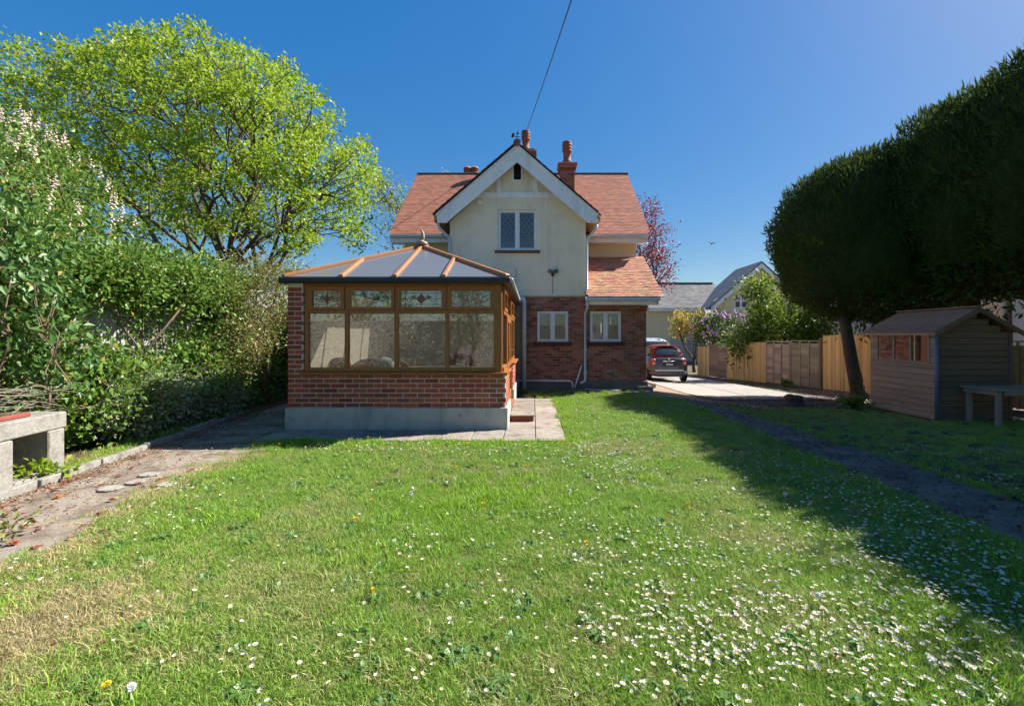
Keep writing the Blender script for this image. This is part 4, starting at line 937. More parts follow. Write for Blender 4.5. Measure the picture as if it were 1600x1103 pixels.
for sg in (-1, 1):
    c = (oC[0]+sg*.615, oC[1]+.03, oC[2]+.80)
    tl = MB().loft([[(c[0]+.075*k_*math.cos(a), c[1]-d+.02*sg*0, c[2]+.13*k_*math.copysign(abs(math.sin(a))**.8, math.sin(a))) for a in [2*math.pi*q/16 for q in range(16)]] for k_, d in ((1.05, -.1), (1.05, .015), (.85, .03), (.3, .034))]).build('tail_light', m_tail, car, True)
    MB().lathe([(.035, 0), (.03, .008)], (0, 0, 0), 10).build('reflector', m_chrome, tl).location = (0, 0, -50) if False else (0, 0, 0)
    bpy.data.objects.remove(tl.children[0])
    MB().box(oC[0]+sg*.615-.03, oC[0]+sg*.615+.03, oC[1]-.03, oC[1]+0, oC[2]+.74, oC[2]+.79).build('reverse_lamp', m_upvc, tl, bevel=.008)
    q = [(1.0, .92), (2.2, .94), (1.75, 1.36), (.85, 1.38), (.62, 1.26)]
    MB().prism([(oC[1]+a, oC[2]+b+.05*0) for a, b in q], oC[0]+sg*.585, oC[0]+sg*.60, 'x').build('side_window', m_carglass, car)
    MB().loft(place([rrect(.06, .95, 1.08, 2.0, 2.5, 12), rrect(.09, .94, 1.09, 2.05, 2.5, 12), rrect(.05, .97, 1.06, 2.14, 2.5, 12)], (oC[0]+sg*.89, oC[1], oC[2]))).build('wing_mirror', m_cargrey, car, True)
    for y in (.55, 2.85): wheel(car, oC, sg*.72, y)
MB().box(oC[0]-.56, oC[0]+.56, oC[1]-.03, oC[1]+.1, oC[2]+.455, oC[2]+.50).build('bumper_strip', m_chrome, car, bevel=.01)
MB().loft(place([rrect(.62, .27, .47, -.025, 4), rrect(.72, .25, .47, .06, 4), rrect(.77, .23, .46, .2, 4)], oC)).build('rear_bumper', M('bumper_grey', (.10, .10, .105), rough=.4, coat=.2), car, True)
MB().tube([(oC[0]-.26, oC[1]-.012, oC[2]+.84), (oC[0]+.26, oC[1]-.012, oC[2]+.84)], .02, 8).build('tailgate_handle', m_chrome, car, True)
pl = MB().box(oC[0]-.26, oC[0]+.26, oC[1]-.022, oC[1]+.02, oC[2]+.66, oC[2]+.77).build('number_plate', M('plate_dark', (.02, .025, .05), rough=.4), car)
for k in range(6): MB().box(oC[0]-.13+k*.045, oC[0]-.10+k*.045, oC[1]-.027, oC[1]-.023, oC[2]+.685, oC[2]+.745).build('plate_character', m_upvc, pl)
MB().tube([(oC[0], oC[1]-.02, oC[2]+.93), (oC[0], oC[1]+.02, oC[2]+.93)], .045, 12).build('badge', m_chrome, car, True)
MB().tube([(oC[0]-.42, oC[1]+.0, oC[2]+.24), (oC[0]-.42, oC[1]+.2, oC[2]+.24)], .03, 8).build('exhaust', m_chrome, car, True)
# silver van behind
CY2 = 25.0; CX2 = PX(1037, CY2); o2 = (CX2, CY2, g(CX2, CY2)+.01); m_silver = M('silver_paint', (.55, .6, .6), rough=.3, metallic=.3, coat=.5)
van = root('people_carrier', o2, 'tall silver people carrier parked beyond the small hatchback', 'car')
MB().loft(place([rrect(hw, .25, z1, y, 4.5) for y, hw, z1 in ((0, .62, .75), (.1, .8, .9), (.6, .9, 1.02), (1.4, .92, 1.1), (3.6, .92, 1.1), (4.2, .88, 1.05), (4.4, .75, .95))], o2)).build('body', m_silver, van, True)
MB().loft(place([rrect(hw, .8, z1, y, 3.6) for y, hw, z1 in ((.9, .74, 1.1), (1.3, .76, 1.55), (1.75, .76, 1.86), (2.2, .75, 1.93), (3.6, .75, 1.93), (4.2, .74, 1.8))], o2)).build('cabin', m_silver, van, True)
wsV = []; n = 8
for zz, yy in ((1.14, .80), (1.35, .98), (1.55, 1.16), (1.74, 1.40)):
    for k in range(n+1): u = -1+2*k/n; wsV.append((o2[0]+.66*u*(1-.12*(zz-1.1)), o2[1]+yy+.06+.10*u*u, o2[2]+zz))
MB().add(wsV, [(j*(n+1)+i, j*(n+1)+i+1, (j+1)*(n+1)+i+1, (j+1)*(n+1)+i) for j in range(3) for i in range(n)]).build('windscreen', m_carglass, van, True)
for sg in (-1, 1):
    MB().prism([(o2[1]+1.5, o2[2]+1.12), (o2[1]+3.9, o2[2]+1.12), (o2[1]+3.6, o2[2]+1.68), (o2[1]+1.9, o2[2]+1.68)], o2[0]+sg*.755, o2[0]+sg*.77, 'x').build('side_window', m_carglass, van)
    MB().loft(place([rrect(.13, .62, .78, -.0+.05, 2.5, 12), rrect(.15, .6, .8, .12, 2.5, 12)], (o2[0]+sg*.62, o2[1], o2[2]))).build('headlight', m_chrome, van, True)
    for y in (.85, 3.6): wheel(van, o2, sg*.82, y, .32, .2)
MB().box(o2[0]-.4, o2[0]+.4, o2[1]-.01, o2[1]+.1, o2[2]+.5, o2[2]+.66).build('grille', m_black, van, bevel=.02)
# ------------------------------------------------------------------ neighbouring buildings
NY = 38.0; nz = -.75; NX = lambda px: PX(px, NY); NZ = lambda py: PZ(py, NY)
nb = root('house', (NX(1187), NY+3, nz), 'pale yellow neighbour house with grey slate roof and white-trimmed gable beyond the fence', 'house')
gx = NX(1187); wx = 3.95; gt = NZ(413)
nw0, nw1 = NX(1147.5), NX(1169); nwz0, nwz1 = NZ(482), NZ(462)
gwl = wall_holes(gx-wx+.35, gx+wx-.35, nz, 3.7, NY, NY+.3, [])
gwl.v = []; gwl.f = []
for a, b, c, d in ((gx-wx+.35, nw0, nz, 4.2), (nw1, gx+wx-.35, nz, 4.2), (nw0, nw1, nz, nwz0)): gwl.box(a, b, NY, NY+.25, c, d)
gwl.prism([(gx-wx+.35, 4.2), (nw0, 4.2), (nw0, nwz1), (nw1, nwz1), (nw1, 4.2), (gx+wx-.35, 4.2), (gx, gt-.25)], NY, NY+.25)
gwl.box(NX(1022), gx-wx+.4, NY+2, NY+2.2, nz, PZ(482, NY+2)).box(NX(1022), NX(1022)+.2, NY+2.2, NY+8, nz, PZ(482, NY+2)).box(gx+wx-.55, gx+wx-.35, NY+.25, NY+4.4, nz, 4.2)
gwl.build('wall', M('pale_yellow_render', (.72, .62, .38), (.67, .57, .35), .8, .9), nb)
for sg in (-1, 1):
    MB().prism([(gx, gt+.05), (gx+sg*wx, gt+.05-wx*.875), (gx+sg*wx, gt-.33-wx*.875), (gx, gt-.33)], NY-.35, NY-.3).build('barge_board', m_white, nb)
    MB().prism([(gx, gt+.2), (gx+sg*(wx+.15), gt+.2-(wx+.15)*.875), (gx+sg*(wx+.15), gt+.05-(wx+.15)*.875), (gx, gt+.05)], NY-.36, NY+4.5).build('roof', m_slate, nb)
wr0, wr1 = PZ(482, NY+1.7), PZ(444, NY+5)
wx0, wx1 = PX(1012, NY+2), NX(1150)
rfN = MB().prism([(NY+1.7, wr0), (NY+5, wr1), (NY+8.3, wr0), (NY+8.3, wr0-.1), (NY+5, wr1-.1), (NY+1.7, wr0-.1)], wx0, wx1, 'x').build('wing_roof', m_slate, nb)
sn = math.atan2(wr1-wr0, 3.3); V = []; Fc = []; fbx = np.array([(0, 2, 3, 1), (4, 5, 7, 6), (0, 1, 5, 4), (2, 6, 7, 3), (0, 4, 6, 2), (1, 3, 7, 5)])
L_ = math.hypot(3.3, wr1-wr0); nrow = int(L_/.22)
for j in range(nrow):
    a = wx0+(-.15 if j % 2 else 0)
    while a < wx1:
        c = np.array([a+.15, NY+1.7+math.cos(sn)*(j*.22+.15), wr0+math.sin(sn)*(j*.22+.15)+.03]); e = Euler((sn-.06, 0, 0)).to_matrix()
        bx8 = np.array([(x, y, z) for z in (-.008, .008) for y in (-.16, .14) for x in (-.145, .145)]) @ np.array(e).T+c
        Fc.append(fbx+8*len(V)); V.append(bx8); a += .3
tag(np_mesh('slates', np.concatenate(V), np.concatenate(Fc), m_slate, rfN), kind='stuff')
MB().tube([(wx0, NY+5, wr1+.05), (wx1, NY+5, wr1+.05)], .12, 8).build('ridge', M('green_grey_ridge', (.10, .12, .11), rough=.8), rfN)
MB().box(wx0, gx-wx, NY+1.6, NY+1.68, wr0-.22, wr0-.02).build('fascia', m_white, nb)
wnn = MB().box(nw0, nw0+.1, NY+.05, NY+.15, nwz0, nwz1).box(nw1-.1, nw1, NY+.05, NY+.15, nwz0, nwz1).box(nw0+.1, nw1-.1, NY+.05, NY+.15, nwz0, nwz0+.1).box(nw0+.1, nw1-.1, NY+.05, NY+.15, nwz1-.1, nwz1).box((nw0+nw1)/2-.09, (nw0+nw1)/2+.09, NY+.05, NY+.15, nwz0+.1, nwz1-.1).box(nw0+.1, nw1-.1, NY+.06, NY+.14, nwz0+.55, nwz0+.67)
for px in (.17, .31, .69, .83): wnn.box(nw0+(nw1-nw0)*px-.02, nw0+(nw1-nw0)*px+.02, NY+.07, NY+.13, nwz0+.67, nwz1-.1)
wnn = wnn.build('window', m_upvc, nb); MB().box(nw0+.05, nw1-.05, NY+.16, NY+.18, nwz0+.05, nwz1-.05).build('pane', m_carglass, wnn)
gar = MB().box(NX(1060), NX(1110), NY+1.93, NY+1.98, nz, 1.5).build('garage_door', M('grey_door', (.4, .4, .4), rough=.6), nb)
rb = root('building', (19, 20, -.5), 'beige rendered building glimpsed beneath the conifers beyond the shed', 'building')
MB().box(PX(1566, 16), 26, 16, 26, -.6, 4.2).build('wall', M('beige_render', (.66, .52, .42), (.6, .47, .38), 1, .9), rb)
MB().prism([(15.7, 4.2), (26.3, 4.2), (21, 6.6)], PX(1566, 16)-.3, 26.3, 'x').build('roof', m_slate, rb)
MB().tube([(PX(1578, 15.92), 15.92, -.5), (PX(1578, 15.92), 15.92, 4.2)], .06, 8).build('drainpipe', m_black, rb)
# stone wall behind the lawn (seen mirrored in the glass) and the wall under the ivy
bwl = MB().box(-14, 9, -9.4, -9, -.1, 2.2); 
tag(bwl.build('garden_wall', m_stonewall, loc=(-2, -8.2, 0)), 'grey stone garden wall mirrored in the conservatory panes', 'wall')
MB_ = MB().box(-6.55, -6.2, 2.5, 14.5, -.1, 2.5); tag(MB_.build('garden_wall', m_oldwall, loc=(-6.4, 8, 0)), 'grey wall mostly hidden under ivy along the side path', 'wall')
# ------------------------------------------------------------------ vegetation
random.seed(31)
def kmeans(T, k):
    C = T[rng.choice(len(T), k, replace=False)]
    for _ in range(4):
        d = ((T[:, None]-C[None])**2).sum(2); L = d.argmin(1)
        C = np.array([T[L == i].mean(0) if (L == i).any() else C[i] for i in range(k)])
    return [T[L == i] for i in range(k) if (L == i).any()]
def limbs(mb, pos, T, r0, n0, first=.5, lv=0, minr=.006):
    """branches from pos towards all tips"""
    if len(T) <= 2:
        for t in T:
            p = np.array(pos); t = np.array(t); md = (p+t)/2+rng.normal(size=3)*.05*np.linalg.norm(t-p)
            rr = max(minr, r0*(1/n0)**.45); mb.tube([p, md, t], [rr*1.2, rr, rr*.4], 4, False)
        return
    for G in kmeans(T, min(len(T), 5 if lv == 0 else 3)):
        c = G.mean(0); p = np.array(pos); L = np.linalg.norm(c-p); q = p+(c-p)*first+rng.normal(size=3)*.07*L+np.array([0, 0, .06*L if lv < 2 else 0])
        rr = max(minr, r0*(len(G)/n0)**.45); md = (p+q)/2+rng.normal(size=3)*.06*L
        mb.tube([p, md, q], [rr*(1.25 if lv else 1.1), rr*1.02, rr*.85], 7 if rr > .05 else 5, False)
        limbs(mb, q, G, r0, n0, first, lv+1, minr)
def clump_leaves(C, n_per, sig, size, wid=.3, droop=-.1, upw=.8, cen=None, fold=.12):
    C = np.asarray(C); P = np.repeat(C, n_per, axis=0)
    s_ = np.asarray(sig) if np.ndim(sig) else sig
    off = rng.normal(size=P.shape)*s_; P = P+off
    D = rng.normal(size=P.shape)*.6+unit(off)*.8+np.array([0, 0, droop])
    if cen is not None: D += unit(P-np.asarray(cen))*.4
    return leaf_arrays(P, D, size, wid, fold, (0, 0, 1), upw)
def ellips(n, c, r, shell=.55, zmin=-1.):
    d = unit(rng.normal(size=(n*3, 3))); d = d[d[:, 2] > zmin][:n]
    return np.asarray(c)+d*np.asarray(r)*(shell+(1-shell)*rng.random((len(d), 1))**.6)
def plant(name, label, cat, base, C, n_per, sig, size, lm, bark, r0, group=None, wid=.3, droop=-.1, upw=.8, first=.5, partn=('trunk', 'crown'), trunk_h=0., minr=.006, tips=None):
    o = root(name, base, label, cat, group); mb = MB(); b = np.array(base, dtype=float); top = b+np.array([0, 0, trunk_h])
    if trunk_h: mb.tube([b-np.array([0, 0, .1]), b+(top-b)*.4+rng.normal(size=3)*.03, top], [r0*1.35, r0*1.1, r0], 9)
    T = np.asarray(C) if tips is None else np.asarray(tips)
    limbs(mb, top, T, r0, len(T), first, 0, minr)
    mb.build(partn[0], bark, o, True)
    V, Fc = clump_leaves(C, n_per, sig, size, wid, droop, upw, b)
    np_mesh(partn[1], V, Fc, lm, o); return o
l_syc = leafmat('sycamore_leaf', (.18, .33, .02), (.36, .48, .03), .48, (.34, .46, .03), c3=(.34, .30, .05), p3=.06)
l_pale = leafmat('young_tree_leaf', (.20, .27, .03), (.30, .33, .05), .5, (.38, .42, .05))
l_laur = leafmat('laurel_leaf', (.075, .17, .03), (.22, .35, .06), .3, rough=.45, spec=.35, c3=(.32, .27, .04), p3=.05)
l_cam = leafmat('camellia_leaf', (.04, .12, .025), (.11, .22, .045), .18, rough=.48, spec=.5, c3=(.25, .22, .05), p3=.04)
l_ivy = leafmat('ivy_leaf', (.07, .16, .035), (.20, .33, .07), .3, rough=.45, spec=.35, c3=(.34, .24, .03), p3=.04)
l_var = leafmat('variegated_leaf', (.16, .23, .11), (.36, .40, .25), .25, rough=.4, spec=.6)
l_aba = leafmat('reddish_green_leaf', (.13, .19, .04), (.26, .26, .07), .35, rough=.45, c3=(.30, .10, .05), p3=.12)
l_con = leafmat('conifer_spray', (.026, .058, .02), (.075, .12, .03), .25, (.09, .12, .02), rough=.75, spec=.08)
l_cop = leafmat('copper_leaf', (.12, .022, .03), (.27, .05, .05), .3, (.35, .07, .06))
l_yel = leafmat('yellow_shrub_leaf', (.34, .28, .04), (.46, .34, .09), .45, (.55, .42, .06))
l_shr = leafmat('bright_shrub_leaf', (.07, .15, .02), (.17, .26, .03), .4, (.26, .34, .03))
l_lil = leafmat('lilac_leaf', (.045, .10, .025), (.09, .15, .035), .3)
# big sycamore
poly = [(-90, 70), (-20, 55), (30, 50), (130, 78), (170, 60), (235, 42), (300, 38), (380, 78), (455, 95), (470, 130), (535, 185), (575, 235), (592, 290), (570, 335), (582, 392), (520, 402), (450, 385), (330, 372), (230, 372), (160, 345), (60, 345), (-60, 330)]
def inpoly(x, y, P):
    c = False; j = len(P)-1
    for i in range(len(P)):
        if (P[i][1] > y) != (P[j][1] > y) and x < (P[j][0]-P[i][0])*(y-P[i][1])/(P[j][1]-P[i][1])+P[i][0]: c = not c
        j = i
    return c
TY = 18.0; C = []
while len(C) < 860:
    u = random.uniform(-1, 1); y = TY+4.4*math.copysign(abs(u)**.7, u); x, z = random.uniform(-24, -4), random.uniform(3.6, 14.5); px, py = CX+x*F/y, CY-(z-H)*F/y
    if not inpoly(px, py, poly): continue
    e = 1-((px-290)/340)**2-max(0, (230-py)/250)**2*.8
    if e < 0 or abs(y-TY) > 4.4*math.sqrt(e)+.8: continue
    if py > 300 and random.random() < .3: continue
    C.append((x, y, z))
C = np.array(C)
syc = root('sycamore_tree', (PX(365, TY), TY, 0), 'huge spreading bright yellow-green tree with many limbs behind the hedge', 'tree')
mb = MB(); stems = [(PX(318, TY), TY-.4, 3.6), (PX(345, TY), TY+.3, 4.0), (PX(368, TY), TY-.2, 4.1), (PX(395, TY), TY+.4, 3.7)]
lab = ((C[:, None, [0]]-np.array([[s_[0]*3.2-2.2*PX(356, TY)] for s_ in stems])[None])**2).sum(2).argmin(1)
for k, s_ in enumerate(stems):
    b0 = (PX(358+k*3, TY), TY+.1*(k-1.5), -.1); mb.tube([b0, ((b0[0]+s_[0])/2, TY, 1.8), s_], [.30, .24, .20], 9)
    T = C[lab == k]
    if len(T): limbs(mb, s_, T, .145, len(T), .42, 0, .010)
mb.build('trunk', m_bark, syc, True)
V, Fc = clump_leaves(C, 78, np.array([.2, .2, .13]), .115, .40, -.05, 1.1); np_mesh('crown', V, Fc, l_syc, syc)
# trees behind the house
C = np.concatenate([ellips(60, (PX(632, 27), 27, 7.4), (1.6, 1.5, 3.2), .2), ellips(30, (PX(690, 27), 27.5, 9.0), (1.7, 1.2, 1.6), .3), ellips(25, (PX(600, 27), 27, 9.0), (1.2, 1, 1.2), .3)])
plant('young_tree', 'thin sparse yellow-green tree behind the left end of the roof', 'tree', (PX(640, 27), 27, 0), C, 26, .24, .15, l_pale, m_bark, .12, trunk_h=3, first=.45)
C = ellips(130, (PX(1003, 25), 25.5, 5.7), (1.75, 1.5, 3.0), .45)
plant('copper_beech', 'copper-red leaved tree rising behind the lean-to end of the house', 'tree', (PX(1000, 25), 25.5, -.3), C, 46, .22, .13, l_cop, m_barkd, .14, trunk_h=2, first=.45)
# shrubs behind the fence
C = ellips(70, (PX(1078, 28), 28, 1.9), (1.05, .8, 1.05), .35, -.6)
plant('yellow_shrub', 'golden yellow-leaved small tree growing behind the parked cars', 'shrub', (PX(1085, 28), 28, -.66), C, 30, .16, .13, l_yel, m_barkd, .08, trunk_h=.7)
C = ellips(90, (PX(1122, 26.2), 26.2, 1.5), (1.5, .9, 1.35), .4, -.5)
lil = plant('lilac_bush', 'dark green lilac bush with mauve flower heads above the fence', 'shrub', (PX(1122, 26), 26.2, -.6), C, 36, .2, .13, l_lil, m_barkd, .07)
m_lilac = M('lilac_flower', (.42, .28, .50), (.55, .38, .55), 12, .8, rand=.25)
def spike_mesh(name, h, r, m, n=9):
    mb = MB()
    for k in range(n):
        t = k/n; a = k*2.4; rr = r*(1-t)*.7+.1*r; c = Vector((rr*math.cos(a), rr*math.sin(a), h*t)); s_ = r*(.75-.45*t)
        mb.add([c+Vector(v)*s_ for v in ((1, 0, 0), (-1, 0, 0), (0, 1, 0), (0, -1, 0), (0, 0, 1), (0, 0, -1))], [(0, 2, 4), (2, 1, 4), (1, 3, 4), (3, 0, 4), (2, 0, 5), (1, 2, 5), (3, 1, 5), (0, 3, 5)][:4 if k % 2 else 8])
    me = bpy.data.meshes.new(name); me.from_pydata([tuple(v) for v in mb.v], [], mb.f); me.materials.append(m); return me
sm_l = spike_mesh('flower_head', .26, .12, m_lilac, 6)
for p in ellips(46, (PX(1122, 26.2), 26.1, 1.55), (1.6, 1.0, 1.45), .93, -.1):
    if p[1] < 26.4: link('flower_head', sm_l, lil, p, (random.uniform(-.5, .5), random.uniform(-.5, .5), 0))
C = np.concatenate([ellips(110, (PX(1232, 21), 21, 1.8), (1.75, 1.2, 1.9), .4, -.6), ellips(16, (PX(1180, 21), 21, 3.55), (.75, .6, .35), .3), ellips(30, (PX(1170, 21), 21, 1.15), (.9, .6, .65), .3), ellips(30, (PX(1262, 21), 21, 1.4), (.9, .8, 1.3), .3)])
plant('broadleaf_shrub', 'large sunlit green shrub leaning over the fence before the neighbour gable', 'shrub', (PX(1215, 21), 21, -.5), C, 40, .24, .17, l_shr, m_barkd, .1, trunk_h=.6)
# far belt of trees
far = root('distant_tree', (PX(1010, 60), 60, -.7), 'distant green tree in the gap between house corner and neighbour wall', 'tree')
C = ellips(120, (PX(1012, 60), 60, 3), (4, 3, 3.6), .4); V, Fc = clump_leaves(C, 30, .5, .4); np_mesh('crown', V, Fc, l_shr, far); MB().tube([(PX(1012, 60), 60, -1), (PX(1012, 60), 60, 3)], .3, 8).build('trunk', m_barkd, far)
# ---- left border
def spikes(parent, P, me, tilt=.3):
    for p in P: link('flower_spike', me, parent, p, (random.uniform(-tilt, tilt), random.uniform(-tilt, tilt), random.random()*6))
c0, r_ = np.array((-10.0, 8.2, 2.4)), np.array((2.75, 2.4, 3.0))
C = ellips(360, c0, r_, .66, -.75)
fl = plant('flowering_laurel', 'tall laurel tree covered in upright pinkish white flower spikes', 'tree', (-9.3, 8.4, 0), C, 95, .21, .09, l_laur, m_bark, .16, first=.45)
sp = spike_mesh('flower_spike', .24, .04, M('pinkish_white_blossom', (.60, .46, .38), (.68, .57, .46), 20, .8, rand=.12), 9)
Pn = ellips(800, c0, r_*1.04, .95, .0); Pn = Pn[(Pn[:, 1] < 9.4) & (Pn[:, 0] > -10.2) & (Pn[:, 2] > 2.8)][:150]; spikes(fl, Pn, sp)
def cloud(n, lo, hi): return np.array(lo)+rng.random((n, 3))*(np.array(hi)-np.array(lo))
# ivy on the wall, with a bare patch
C = []
while len(C) < 520:
    y, z = random.uniform(4.6, 10.2), random.uniform(.1, 2.6)
    if ((y-7.3)/1.05)**2+((z-1.75)/.5)**2 < 1 and random.random() < .85: continue
    if math.sin(y*4.1+z*2.3)+math.sin(z*5.2-y*1.7) > .75: continue
    d = .10+.42*max(0, (z-1.9)/1.1)+.12*math.sin(y*3)+(.35 if z < .9 else 0)*random.random(); C.append((-6.2+random.random()*max(.08, d), y, z))
plant('ivy', 'glossy green ivy clothing the grey side wall around a bare patch', 'ivy', (-6.1, 7.4, 0), np.array(C), 58, .13, .066, l_ivy, m_twig, .03, wid=.42, upw=.5, droop=-.5, partn=('stems', 'leaves'), minr=.005)
C = np.concatenate([ellips(170, (-6.0, 8.0, 2.35), (.5, 1.8, .4), .4), ellips(80, (-6.5, 5.9, 2.4), (.7, 1.0, .75), .4)])
plant('laurel_hedge', 'clipped glossy hedge top spilling over the ivy-covered wall', 'hedge', (-6.0, 7.4, 1.2), C, 66, .14, .075, l_laur, m_twig, .03, partn=('stems', 'leaves'))
C = np.concatenate([ellips(190, (-5.9, 10.6, 2.35), (.95, 2.0, .78), .5), ellips(30, (-5.45, 9.4, 1.5), (.3, .6, .6), .3), ellips(24, (-5.7, 9.0, .9), (.3, .5, .5), .3)])
plant('arching_shrub', 'dense arching shrub with reddish tips and bare stems beside the conservatory pillar', 'shrub', (-5.75, 10.6, 0), C, 62, .16, .055, l_aba, m_twig, .055, wid=.34, first=.55, partn=('stems', 'leaves'))
C = np.concatenate([ellips(80, (-5.75, 12.2, 1.2), (.55, .8, 1.2), .5, -.7), ellips(60, (-6.0, 10.6, .8), (.3, 1.6, .9), .5)])
plant('evergreen_shrub', 'bright-leaved evergreen shrub in the dark gap behind the conservatory pillar', 'shrub', (-5.75, 12.2, 0), C, 40, .16, .10, l_laur, m_twig, .03, partn=('stems', 'leaves'))
C = np.concatenate([ellips(50, (-5.65, 6.5, .65), (.4, .9, .5), .3), ellips(40, (-5.7, 8.4, .7), (.3, .6, .6), .3)])
plant('evergreen_shrub', 'loose leafy evergreen shrub in front of the bare patch of wall', 'shrub', (-5.75, 6.8, 0), C, 30, .15, .085, l_laur, m_twig, .03, wid=.34, partn=('stems', 'leaves'))
C = np.concatenate([ellips(80, (-5.65, 7.1, .4), (.38, .9, .5), .5, -.6), ellips(60, (-5.65, 8.4, .35), (.3, .7, .42), .5, -.6)])
plant('variegated_shrub', 'low grey-green variegated shrub sprawling over the kerb bed', 'shrub', (-5.75, 7.0, 0), C, 60, .11, .05, l_var, m_twig, .025, partn=('stems', 'leaves'))
# camellia with single large leaves
def big_leaf(m, L=.105):
    mb = MB(); rows = 5
    for i in range(rows+1):
        t = i/rows; wd = L*.24*math.sin(math.pi*(t*.93+.04))**.8
        for u in (-1, 0, 1): mb.v.append((u*wd, t*L, -.12*L*math.sin(t*2.4)+.05*L*abs(u)*math.sin(math.pi*t)))
    for i in range(rows):
        for j in range(2): a = i*3+j; mb.f.append((a, a+1, a+4, a+3))
    me = bpy.data.meshes.new('leaf'); me.from_pydata(mb.v, [], mb.f); me.shade_smooth(); me.materials.append(m); return me
cb = (-5.6, 5.0, 0); cm = root('camellia_bush', cb, 'camellia bush with large dark glossy leaves above the concrete hearth', 'shrub')
C = np.concatenate([ellips(90, (-5.75, 4.9, 2.0), (.85, .75, .95), .55, -.8), ellips(30, (-5.75, 5.6, 1.2), (.5, .5, .6), .4), ellips(24, (-6.1, 4.6, 1.2), (.5, .5, .6), .5)])
mb = MB(); limbs(mb, cb, C, .03, len(C), .5); mb.build('stems', m_twig, cm, True)
V, Fc = clump_leaves(C, 24, .13, .10, .26, -.3, .9); np_mesh('leaves', V, Fc, l_cam, cm)['kind'] = 'stuff'
bl_ = [big_leaf(l_cam, .11), big_leaf(l_cam, .125), big_leaf(l_cam, .095)]; cnt = 0
order = sorted(range(len(C)), key=lambda i: -(C[i][0]-C[i][1]*.6))
for i in order:
    for k in range(4):
        if cnt >= 280: break
        p = C[i]+rng.normal(size=3)*.12+np.array([.06, -.06, 0]); d = Vector(tuple(rng.normal(size=3)*.7+np.array([.6, -.5, -.2]))).normalized()
        q = d.to_track_quat('Y', 'Z'); link('leaf', bl_[cnt % 3], cm, p, q.to_euler()); cnt += 1
C = np.concatenate([ellips(120, (-7.0, 5.6, 2.0), (.9, 1.2, 1.3), .5), ellips(50, (-6.3, 6.2, .8), (.4, .7, .7), .5)])
plant('evergreen_shrub', 'dark evergreen shrub filling the gap between camellia and flowering laurel', 'shrub', (-6.9, 5.8, 0), C, 44, .16, .10, l_laur, m_twig, .04, partn=('stems', 'leaves'))
# beyond the left wall
C = ellips(90, (-11.5, 15, 2.0), (3.2, 1.2, 2.3), .5)
plant('background_bush', 'dull green bush low behind the hedge under the great tree', 'shrub', (-11.5, 15, 0), C, 34, .3, .16, l_lil, m_twig, .06, partn=('stems', 'leaves'))
# ---- conifers on the right
def conifer(cx, cy, rx, ry, z0, z1, label, tb, tr=.17, n=12000, lean=0., bare=True, e=2.6):
    o = root('conifer_tree', (tb[0], tb[1], g(*tb)), label, 'tree', None); zc, rz = (z0+z1)/2, (z1-z0)/2; c = np.array((cx, cy, zc)); r = np.array((rx, ry, rz))
    def surf(d):
        k = (np.abs(d)**e).sum(1)**(-1/e); bump = 1+.018*np.sin(d[:, 0]*23+d[:, 2]*17)*np.sin(d[:, 1]*21+cy)+.035*np.sin(d[:, 0]*9+cx)*np.sin(d[:, 2]*8+cy)+.03*np.sin(d[:, 1]*11+d[:, 2]*6)
        low = np.where(d[:, 2] < 0, 1+.1*d[:, 2], 1.); return c+d*(k*bump*low)[:, None]*r
    nu, nv = 36, 20; dd = np.array([(math.cos(2*math.pi*i/nu)*math.sin(math.pi*(j+.5)/nv), math.sin(2*math.pi*i/nu)*math.sin(math.pi*(j+.5)/nv), -math.cos(math.pi*(j+.5)/nv)) for j in range(nv) for i in range(nu)])
    cv = c+(surf(dd)-c)*(.88+.05*rng.random((len(dd), 1)))
    Fq = np.array([(j*nu+i, j*nu+(i+1) % nu, (j+1)*nu+(i+1) % nu, (j+1)*nu+i) for j in range(nv-1) for i in range(nu)])
    keep = dd[Fq[:, 0], 2] > (-.72 if bare else -2); 
    np_mesh('inner_crown', cv, Fq[keep], l_con, o, smooth=True)
    d = unit(rng.normal(size=(n, 3))); P = surf(d); nrm = unit((P-c)/r**2*r.max()**2); P = c+(P-c)*(.90+.10*rng.random((n, 1)))
    D = nrm*.55+np.array([0, 0, .55])+rng.normal(size=P.shape)*.45; V, Fc = leaf_arrays(P, D, .085, .2, .05)
    nb_ = n//12; d2 = unit(rng.normal(size=(nb_, 3))+np.array([0, 0, .9])); P2 = surf(d2); D2 = unit((P2-c)/r**2)*.35+np.array([0, 0, .6])+rng.normal(size=P2.shape)*.35
    V2, F2 = leaf_arrays(P2, D2, .22, .09, .03)
    np_mesh('foliage', np.concatenate([V, V2]), np.concatenate([Fc, F2+len(V)]), l_con, o)
    mb = MB(); gz = g(*tb); tp = np.array((tb[0]-(.5 if tb[1] > 12 else .25), tb[1], z0+.6)); b = np.array((tb[0], tb[1], gz-.1))
    mb.tube([b, b+(tp-b)*.35+np.array([-.03, 0, 0]), tp], [tr*1.25, tr, tr*.8], 9)
    T = surf(unit(rng.normal(size=(40, 3))*np.array([1, 1, .8])+np.array([0, 0, -.5]))); T = c+(T-c)*.8; T[:, 2] = np.maximum(T[:, 2], z0+.25)
    limbs(mb, tp, T, tr*.7, 40, .5, 0, .014); mb.build('trunk', m_barkd, o, True)
    bd_ = ellips(60, (cx, cy, z0+.55), (rx*.75, ry*.75, .55), .4); V, Fc = clump_leaves(bd_, 26, .2, .15, .2); np_mesh('lower_sprays', V, Fc, l_con, o); return o
conifer(9.2, 12.9, 2.35, 2.3, 1.65, 6.1, 'rounded clipped conifer on a leaning bare trunk beside the pale fence', (8.72, 12.75), .16, 60000)
